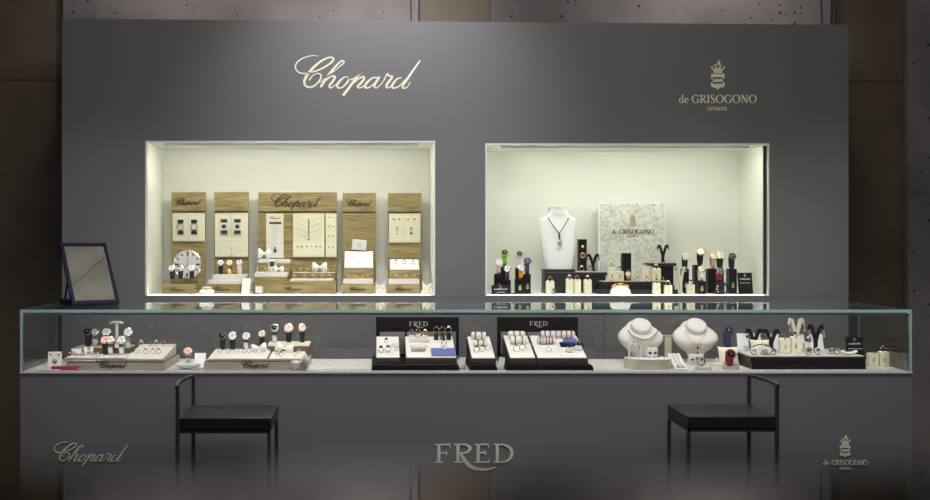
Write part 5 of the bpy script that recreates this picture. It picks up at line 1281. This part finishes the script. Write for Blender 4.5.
# pearl strand around the neck
def arcpts(c, d, R, off, a0, a1, n, drop):
    m = rot_to(d).to_3x3(); P = []
    for i in range(n):
        a = math.radians(a0+(a1-a0)*i/(n-1)); P.append(c + m @ V3((R*math.cos(a), R*math.sin(a)*1.0, off)) )
    return P
def ringpts(c, R, a0, a1, n, sq, dy, dz):
    P = []
    for i in range(n):
        a = math.radians(a0+(a1-a0)*i/(n-1)); P.append(V3((c.x+R*math.cos(a), c.y+dy-.03*(1-abs(math.cos(a)))**1.0, c.z+dz+R*sq*math.sin(a))))
    return P
t = thing('necklace', 'pearl strand lying round the neck of the left rounded bust', 'necklace', tb1.location)
P = ringpts(cN, RN*1.54, 203, 337, 31, .82, -.030, .004)
for i, p in enumerate(P):
    MB().ball(p, .0040+.0016*math.sin(PI*i/30), 10, 7).build('pearl', M['pearl'], t)
for k, (drop, wd, desc, g_) in enumerate(((19,8.5,'shorter fine chain with a small pendant on the right rounded bust','gem_black'),(26.5,9.5,'longer fine chain with a dark pendant on the right rounded bust','gem_black'))):
    sy = -.24
    px0 = 695.5; top = 331
    L = []
    for i in range(17):
        u = i/8-1; py = top+drop*.72*(1-abs(u)**1.25); px = px0+2.2*(1-abs(u))+u*(wd+2)
        yy = sy-.056+.018*abs(u)-.004*(1 if py > 337 else 0)
        L.append(V3((X(px,yy), yy, Z(py,yy))))
    t = thing('necklace', desc, 'necklace', L[8], 0, 'fine chains on the right bust')
    c = V3(t.location)
    MB().tube([p-c for p in L], .0009, 6).build('chain', M['chain_gold'], t)
    MB().ball((0,-.002,-.005), (.0035,.003,.005), 10, 7).build('pendant', M['rose'], t); MB().box((-.0045,-.005,-.019),(.0045,.001,-.009), bev=.0012).build('stone', M[g_], t)
# beige T stand between the busts with ear clips
x, y, z = at(668, 358); y = -.185; t = thing('jewellery_stand', 'beige T-shaped earring stand between the two rounded busts', 'T-bar stand', (X(668,y), y, zd)); s = (DC+y)/FOC
h = Z(335,y)-zd
MB().cyl((0,0,0),(0,0,.005), .022, n=24).build('foot', M['tancream'], t); MB().box((-3.3*s,-.006,.0052),(3.3*s,.006,h-.0062), bev=.001).build('post', M['tancream'], t); MB().box((-8.5*s,-.008,h-.006),(8.5*s,.008,h), bev=.002).build('bar', M['tancream'], t)
for q, lab in ((-1,'left'),(1,'right')):
    p = (X(668+q*7.4,y-.012), y-.0155, Z(336.5,y-.012))
    tt = thing('drop_earring', 'dark stone chandelier earring at the %s end of the beige T stand' % lab, 'earring', p, 0, 'chandelier earrings on the beige T stand')
    for k in range(3): MB().ball((q*.003*(k-1)*(1 if k != 1 else -1), 0, -.006-k*.0115), (.0065,.004,.0055), 10, 7).build('stone_cluster', M['gem_clear' if k == 1 else 'gem_black'], tt)
    MB().torus((0,0,0), .0028, .0008, (0,1,0), 14, 6).build('hook', M['silver'], tt)
# half-round tray
yT = YD(370.3, zd); s = (DC+yT)/FOC
zt = Z(359.5,yT+.02)
t = thing('display_tray', 'half-round white drum tray with pinned earrings in front of the left bust', 'tray', (X(650.3,yT+.06), yT+.075, zd)); hT = zt-zd
def dshape(f, zz):
    P = []
    for i in range(25):
        a = PI+PI*i/24; P.append(V3((23.4*s*f*math.cos(a), .03+.098*f*math.sin(a), zz)))
    P.append(V3((23.4*s*f,.045,zz))); P.append(V3((-23.4*s*f,.045,zz)))
    return P
MB().rings([dshape(1,0),dshape(1,hT-.0015)]).build('tray_body', M['tancream'], t, False); MB().rings([dshape(.985,hT-.0013),dshape(.975,hT)]).build('tray_pad', M['white'], t, False)  # tan body colour carries the shade on the drum's pale front
for j, (yy, n) in enumerate(((-.040,6),(-.018,7),(.004,7))):
    for i in range(n):
        tt = thing('stud_earring', 'tiny %s stud, %s from left in the %s row on the drum tray' % ('dark' if (i+j) % 2 else 'clear', nm[i] if i < 6 else 'last', ('front','middle','back')[j]), 'earring', (t.location.x+(i-(n-1)/2)*.0205+.006*j, t.location.y+yy, zt+.0006), 0, 'studs pinned on the drum tray')
        MB().lathe([(.0012,0),(.0012,.004),(.0035,.006),(.0030,.0085),(.0015,.0095)], n=14).build('setting', M['silver'], tt); MB().ball((0,-.0016,.0085), .0024, 9, 6).build('stone', M['gem_black' if (i+j) % 2 else 'gem_clear'], tt)
# U stand with bracelet and block with dark stones
y = yT+.078
t = thing('jewellery_stand', 'white arch stand holding a bracelet on the drum tray', 'arch stand', (X(634.8,y), y+.006, zt+.0006)); s = (DC+y)/FOC; hU = Z(343.5,y)-zt
L = []
for i in range(13):
    a = PI*i/12; L.append((-.0225*math.cos(a), hU-.012+.012*math.sin(a)))
pts = [(-.0225,0)]+L+[(.0225,0)]
MB().ribbon(pts, [.004]*len(pts), (0,.008,0), UX, UZ, .018).build('arch', M['white'], t, False); MB().box((-.0205,-.0095,0),(.0205,.0075,.003)).build('foot', M['white'], t, False)
tt = thing('bracelet', 'dark jewelled bracelet hanging over the white arch stand', 'bracelet', (X(634.3,y), y-.006, zt+hU-.001))
MB().torus((0,-.0085,0), .0095, .0024, (0,1,.5), 22, 8).build('band', M['silver'], tt); MB().ball((-.004,-.011,.009), .0042).build('stone', M['gem_black'], tt); MB().tube([(.008,-.0085,.003),(.016,-.0085,-.004),(.019,-.0085,-.022)], .0014, 8).build('chain', M['gold'], tt)
y = yT+.073; t = ring_block('white block with a pair of dark stone earrings on the drum tray', 'white earring blocks in the showcase', (X(652.5,y), y+.012, zt+.0006), .044, Z(347.5,y)-zt, .026, 'white', emblem=False, clip=False)
for q in (-1,1):
    tt = thing('stud_earring', 'dark blue stone earring, %s of the pair on the white drum tray block' % ('left' if q < 0 else 'right'), 'earring', (X(652.5,y)+q*.011, y-.0045, zt+.018), 0, 'dark stone pair on the drum tray')
    MB().ball((0,0,.003), (.0075,.003,.006), 12, 8).build('stone', M['gem_blue' if q > 0 else 'gem_black'], tt); MB().ball((0,-.001,-.005), (.006,.003,.004), 10, 7).build('setting', M['gem_clear'], tt)
# slanted white pad
ya, yb2 = YD(370.4, zd), -.28
xa0, xa1 = X(675.3,ya), X(687.3,ya); xb0, xb1 = X(667.2,yb2), X(679.5,yb2); zb_ = Z(353.2,yb2)
c = V3(((xa0+xa1)/2, ya, zd)); t = thing('necklace_pad', 'white slanted pad with two fine bracelets between the two rounded busts', 'jewellery pad', c)
MB().hexa([(xa0,ya,zd),(xa1,ya,zd),(xb1,yb2,zd),(xb0,yb2,zd),(xa0,ya,zd+.005),(xa1,ya,zd+.005),(xb1,yb2,zb_),(xb0,yb2,zb_)], bev=.001).build('pad_body', M['white'], t, off=c)
for i, u in enumerate((.34,.64)):
    mix = lambda f: V3(((xa0+(xa1-xa0)*u)*(1-f)+(xb0+(xb1-xb0)*u)*f, ya*(1-f)+yb2*f, (zd+.005)*(1-f)+zb_*f+.0022))
    p0 = mix(.12); tt = thing('bracelet', 'fine dark chain bracelet with round charm, %s on the slanted white pad' % ('left','right')[i], 'bracelet', p0, 0, 'bracelets on the slanted white pad')
    MB().tube([mix(f)-p0 for f in (.12,.4,.7,.97)], .0012, 6).build('chain', M['gunmetal'], tt)
    MB().torus((0,-.001,.001), .0075, .0024, (0,-.3,1), 20, 8).build('charm', M['silver'], tt); MB().ball((0,-.001,.002), .0038).build('stone', M['gem_black'], tt)
# white block with bracelet, three round pads, purple and red watches
x, y, z = at(697, 365); t = ring_block('white block behind the front oval pad, right of the second bust', 'white earring blocks in the showcase', (x,y+.02,z), .060, Z(354,y)-zd, .030, 'white', emblem=False, clip=False)
for q in (-1,0,1):
    tt = thing('stud_earring', 'dark cluster earring, %s on the white block right of the second bust' % ('left','centre','right')[q+1], 'earring', (x+q*.019, y-.0015, z+.022+.004*(q == 0)), 0, 'dark cluster earrings on the white block')
    MB().ball((0,0,0), (.0075,.003,.0065), 12, 8).build('stone_cluster', M['gem_black'], tt); MB().ball((0,-.0015,-.006), (.004,.002,.003), 10, 7).build('setting', M['silver'], tt)
def disc(label, px0, px1, py, h=.012):
    x, y, z = at((px0+px1)/2, py); R = (px1-px0)/2*(DC+y)/FOC
    t = thing('display_disc', label, 'display pad', (x,y+R*.7,z), 0, 'oval white pads in the showcase')
    mb = MB(); mb.loft([(0,0,0,R,R*.7),(0,0,h*.75,R,R*.7),(0,0,h,R*.96,R*.67)], 32); mb.build('pad_body', M['tancream'], t)  # beige body puts the shade on the white pad's side into the colour
    MB().loft([(0,0,h+.0002,R*.93,R*.64),(0,0,h+.001,R*.92,R*.63)], 32).build('pad_cover', M['white'], t)
    return (x, y+R*.7, z+h+.0014)
d1 = disc('oval white pad in front, right of the second bust', 696.3, 712.8, 370.2)
d2 = disc('oval white pad at the back, left of the red watch', 712, 724.5, 367)
d3 = disc('oval white pad under the red watch', 724.3, 741, 370)
tt = thing('bracelet', 'dark jewelled bangle leaning on the front oval white pad', 'bracelet', (d1[0]-.008,d1[1],d1[2]))
MB().torus((0,0,.0195), .0165, .0026, (.25,-1,.3), 26, 8).build('band', M['gunmetal'], tt)
for k in range(6):
    a = math.radians(20+k*28); MB().ball((.0165*math.cos(a),-.0045,.0195+.0165*math.sin(a)), .0034, 9, 6).build('stone', M['gem_clear' if k % 2 else 'gem_black'], tt)
ring('silver ring standing on the back oval white pad', None, d2, .009, 'silver', 'gem_clear')
# cream pillow with red watch
t = thing('watch_cushion', 'cream satin pillow behind the red watch', 'cushion', (X(729.5,-.40), -.385, zd)); s = 4.64/FOC
MB().pillow((0,0,.042), (.088,.078,.036), Matrix.Rotation(-.25,4,'X')).build('pillow_body', M['cream'], t)
watch('red rubber watch with dark dial leaning against the cream pillow', None, (d3[0]-.006,d3[1]-.019,d3[2]), .062, 'strap_red', 'dial_black', 'strap_red', .044)
x, y, z = at(728.5, 360); t = pedestal('black block holding the purple watch behind the cream pillow', None, (X(728.5,-.30), -.285, zd), .030, Z(348,-.3)-zd, .03, 'black', False)
watch('dark purple watch high on a black block left of the long black tray', None, (X(728.5,-.30), -.302, Z(348,-.3)+.0018), .088, 'strap_purple', 'dial_black', 'strap_purple', .042)
# ---------------------------------------------------------------- long black tray at the right
yl, yk = YD(369.3, zd), -.215
zl = Z(354.8, yl+.045)
x0, x1 = X(752,yl), X(866,yl)
c = V3(((x0+x1)/2,(yl+yk)/2,zd)); t = thing('display_tray', 'long stepped black tray with pale top at the right of the showcase', 'tray', c)
hh = zl-zd
MB().box((x0,yl,zd),(x1,yk,zd+hh*.46), bev=.0012).build('tray_step', M['black'], t, off=c); MB().box((x0-.004,yl+.004,zd+hh*.461),(x1,yk,zd+hh*.90), bev=.0012).build('tray_step', M['black'], t, off=c)
MB().box((x0,yl+.009,zd+hh*.901),(x1-.004,yk-.004,zl), bev=.0008).build('tray_pad', M['linen'], t, off=c)
zt = zl+.0006
def tx(px, y): return (X(px,y), y, zt)
def wcard(label, px, y, w, h, rz, lean=.30, gem=True):
    cardstand(label, tx(px,y), w, h, lean, 'paper', 'ink', rz=rz, cat='earring card', group='white earring cards on the long black tray', name='earring_card')
def whgt(py0, y): return Z(py0,y)-zt
for px, y, w, py0, lab in ((743.5,-.30,.048,334,'at the left end of the long black tray'),(757.5,-.255,.040,334,'behind the teal bracelet'),(775.5,-.28,.044,335,'left of the cream ring blocks'),(801.5,-.255,.036,335,'behind the second cream block'),(818.5,-.28,.050,334.5,'behind the black forked stand')):
    wcard('white earring card standing '+lab, px, y, w, whgt(py0,y)/math.cos(.3), -.1 if px < 750 else .05)
for i, (px, y, py0, wpx, col, lab) in enumerate(((754,-.325,328.5,17,'black','first black forked stand from the left on the long tray'),(771,-.325,329,17,'black','second black forked stand from the left on the long tray'),(796,-.245,317.5,15.5,'cream','tall cream forked stand rising behind the cream ring blocks'),(815.5,-.33,323.8,15.5,'black','tall black forked stand at the right of the long tray'))):
    fork(lab, 'forked stands on the long black tray', tx(px,y), whgt(py0,y), wpx*(DC+y)/FOC, col, .012)
    for q in (-1,1):
        ww = wpx*(DC+y)/FOC/2; hz = whgt(py0,y)
        earring('%s earring on the %s' % ('left' if q < 0 else 'right', lab.replace(' on the long tray','').replace(' of the long tray','').replace(' rising behind the cream ring blocks','')), 'earrings on the forked stands of the long tray', (X(px,y)+q*ww*.93, y-.0135, zt+hz*.80), .030 if i > 1 else .014, 'silver', 'gem_clear' if i > 1 else 'gem_black', .0058 if i > 1 else .0085)
def lring(px, y, top, w, gem, desc):
    block_ring(0, px, y, top, 352, w, zt, 'cream ring block '+desc, gem, 'gunmetal', 'cream', 'cream ring blocks in the showcase', .0095, 'rings on the showcase blocks', '%s ring, cream block %s' % ('black stone' if gem == 'gem_black' else 'garnet' if gem == 'gem_red' else 'clear stone', desc))
lring(784.3,-.40,334.5,10.2,'gem_red','left of three on the long black tray')
lring(795,-.40,333,9.8,'gem_black','in the middle of three on the long black tray')
lring(808,-.375,338.5,8.6,'gem_clear','right of three on the long black tray')
for i, (px, py) in enumerate(((0,0),)): pass
# pillows with bracelets
y = -.37; t = thing('bracelet_cushion', 'cream cushion carrying the teal bracelet on the long black tray', 'cushion', tx(760,y)); 
MB().pillow((0,0,.028), (.084,.052,.040), Matrix.Rotation(-.35,4,'X')).build('cushion_body', M['cream'], t)
p = tx(762,y-.030); tt = thing('bracelet', 'teal bracelet with clear stones on the cream cushion', 'bracelet', (p[0],p[1],p[2]+.024))
MB().tube([(-.038,0,.0),(-.02,-.004,.006),(0,-.006,.009),(.02,-.004,.006),(.036,0,-.002)], [.005,.0065,.007,.0065,.005], 10).build('band', M['strap_teal'], tt); MB().ball((.002,-.009,.014), .0062).build('stone', M['gem_clear'], tt)
y = -.455; t = thing('bracelet_cushion', 'low cream half-round cushion at the front left of the long black tray', 'cushion', tx(762.5,y))
MB().prism([(-.048,0),(.048,0),(.045,.012),(.036,.024),(.020,.033),(0,.036),(-.020,.033),(-.036,.024),(-.045,.012)], (0,.016,0), UX, UZ, .030).build('cushion_body', M['cream'], t)
tt = thing('bracelet', 'violet jewelled bracelet on the low cream half-round cushion', 'bracelet', (X(762.5,y), y-.0165, zt+.004))
for k in range(5): MB().ball((-.012+.0085*k, 0, .004+.004*math.sin(PI*k/4)+.006*(k in (1,2,3))), .0062, 10, 7).build('stone_cluster', M['gem_purple' if k % 2 else 'gem_clear'], tt)
def cluster(label, px, y, r, gems, n=5):
    t = thing('cocktail_ring', label, 'ring', tx(px,y), 0, 'large cluster rings on the long black tray')
    MB().torus((0,0,.0105), .0095, .0016, (0,1,0), 20, 8).build('band', M['gunmetal'], t)
    MB().ball((0,-.003,.021), (r,r*.8,r*.7), 14, 9).build('gem', M[gems[0]], t)
    for k in range(n):
        a = 2*PI*k/n; MB().ball((r*1.05*math.cos(a), -.006, .021+r*.75*math.sin(a)), r*.42, 9, 6).build('side_stone', M[gems[1]], t)
cluster('violet cluster ring in front of the low cream cushion', 765, -.492, .0085, ('gem_purple','gem_clear'))
cluster('dark cluster ring right of the low cream cushion', 773.5, -.485, .0080, ('gem_black','gem_purple'))
cluster('pale cluster ring at the front left corner of the long black tray', 753.8, -.485, .0065, ('gem_clear','gem_purple'))
cluster('large dark cluster ring before the right cream block', 808.5, -.475, .0105, ('gem_black','gem_purple'), 7)
cluster('large black cluster ring before the tall black forked stand', 817.5, -.470, .0105, ('gem_black','gem_clear'), 7)
cluster('pale and dark cluster ring right of the tall black forked stand', 831.5, -.455, .0100, ('pearl','gem_black'), 6)
cluster('small dark cluster ring near the right end of the long tray', 837, -.475, .0070, ('gem_black','gem_clear'))
y = -.475; t = thing('bracelet_cushion', 'flat curved cream cushion at the right end of the long black tray', 'cushion', tx(848,y))
L = [];
MB().rings([[V3((u*.034, .014*math.cos(2*PI*k/14), .0065+.0055*math.sin(2*PI*k/14)+.008*u*u)) for k in range(14)] for u in [i/6-1 for i in range(13)]]).build('cushion_body', M['cream'], t)
tt = thing('bracelet', 'slim dark bracelet on the flat curved cream cushion', 'bracelet', (X(848,y), y-.004, zt+.0135)); MB().tube([(-.024,0,.0045),(0,-.001,.0005),(.024,0,.0045)], .0018, 8).build('band', M['gunmetal'], tt); MB().ball((-.02,-.001,.005), .0042).build('stone', M['gem_clear'], tt)
# black card and last two ring blocks
cardstand('black card with white lettering behind the right end of the long tray', (X(855.3,-.26), -.262, zd), 17.5*(DC-.26)/FOC, Z(336.8,-.25)-zd, .12, 'black', 'whiteink', ((-.38,.40,.52,.14),), emblem=(.09,.84), logo=(-.34,.34,.70,.06), group=None)
for px, py, top, gem, lab in ((872.3,366.2,349.3,'gem_black','left of the pair at the right glass end'),(883.3,366,347.8,'gem_red','right of the pair at the right glass end')):
    yy = YD(py, zd)+.014
    block_ring(0, px, yy, top, 366, 9.6, zd, 'tall cream ring block '+lab, gem, 'gold' if gem == 'gem_red' else 'gunmetal', 'cream', 'cream ring blocks in the showcase', .0115, 'rings on the showcase blocks', '%s ring, cream block %s' % ('gold' if gem == 'gem_red' else 'black stone', lab))

for ob in list(bpy.data.objects):
    if ob not in BEFORE and ob.parent is None: ob.location.y -= SH
# ================================================================ CAMERA AND LIGHT
cam = bpy.data.cameras.new('camera'); co = bpy.data.objects.new('camera', cam); COL.objects.link(co)
co.location = (0, -DW, CAMZ); co.rotation_euler = (PI/2, 0, 0)
cam.sensor_width = 36; cam.lens = FOC/930*36
cam.shift_x = (465-VX)/930; cam.shift_y = (VY-250)/930
cam.clip_start = .01
cam.dof.use_dof = True; cam.dof.focus_distance = 4.75; cam.dof.aperture_fstop = 6.5
SC.camera = co
def spot(name, loc, at, power, ang, blend=.7, col=(1,.95,.9), r=.05):
    l = bpy.data.lights.new(name, 'SPOT'); l.energy = power; l.spot_size = math.radians(ang); l.spot_blend = blend; l.color = col; l.shadow_soft_size = r
    ob = bpy.data.objects.new(name, l); COL.objects.link(ob); ob.location = loc
    ob.rotation_euler = (V3(at)-V3(loc)).to_track_quat('-Z', 'Y').to_euler()
# ceiling spotlights over the counter
for x in (-1.3, -.4, .5, 1.4, 2.2):
    spot('counter_spotlight', (x, -1.35, 3.2), (x+.02, -.62, .9), 85, 60, .9, (1,.96,.93))
# ceiling spotlights grazing the top of the display wall and the concrete
spot('wall_spotlight', (.05, -1.0, 3.2), (.02, .0, 1.95), 105, 72, 1.0, (.95,.93,1))
spot('wall_spotlight', (1.75, .1, 3.2), (1.72, .72, 2.45), 29, 100, 1.0, (1,.95,.93))
spot('wall_spotlight', (.05, .05, 3.2), (-.05, .6, 2.45), 34, 110, 1.0, (1,.95,.93))
spot('wall_spotlight', (-1.1, .05, 3.2), (-1.12, .6, 2.45), 16, 110, 1.0, (1,.95,.93))
spot('wall_spotlight', (2.6, .05, 3.2), (2.5, .6, 1.9), 1, 100, 1.0, (1,.95,.88))
spot('ceiling_fill_spot', (-.25, -1.35, 2.55), (-.25, -.5, 3.25), 7, 80, .9, (1,.97,.9))  # added lamp that brightens the ceiling patch shown by the table mirror
l = bpy.data.lights.new('wall_fill_light', 'AREA'); l.shape = 'RECTANGLE'; l.size = 2.2; l.size_y = .7; l.energy = 42; l.color = (1,.97,.95)  # added soft fill toward the display wall, not a fitting of the room
ob = bpy.data.objects.new('wall_fill_light', l); COL.objects.link(ob); ob.location = (.4, -2.6, 3.2); ob.rotation_euler = (V3((.4,0,1.3))-V3(ob.location)).to_track_quat('-Z', 'Y').to_euler()
W = bpy.data.worlds.new('world'); SC.world = W; W.use_nodes = True
W.node_tree.nodes['Background'].inputs['Color'].default_value = (.9,.88,1,1); W.node_tree.nodes['Background'].inputs['Strength'].default_value = .10
SC.view_settings.view_transform = 'Standard'; SC.view_settings.look = 'None'; SC.view_settings.exposure = 0; SC.view_settings.gamma = 1
SC.view_settings.use_curve_mapping = False
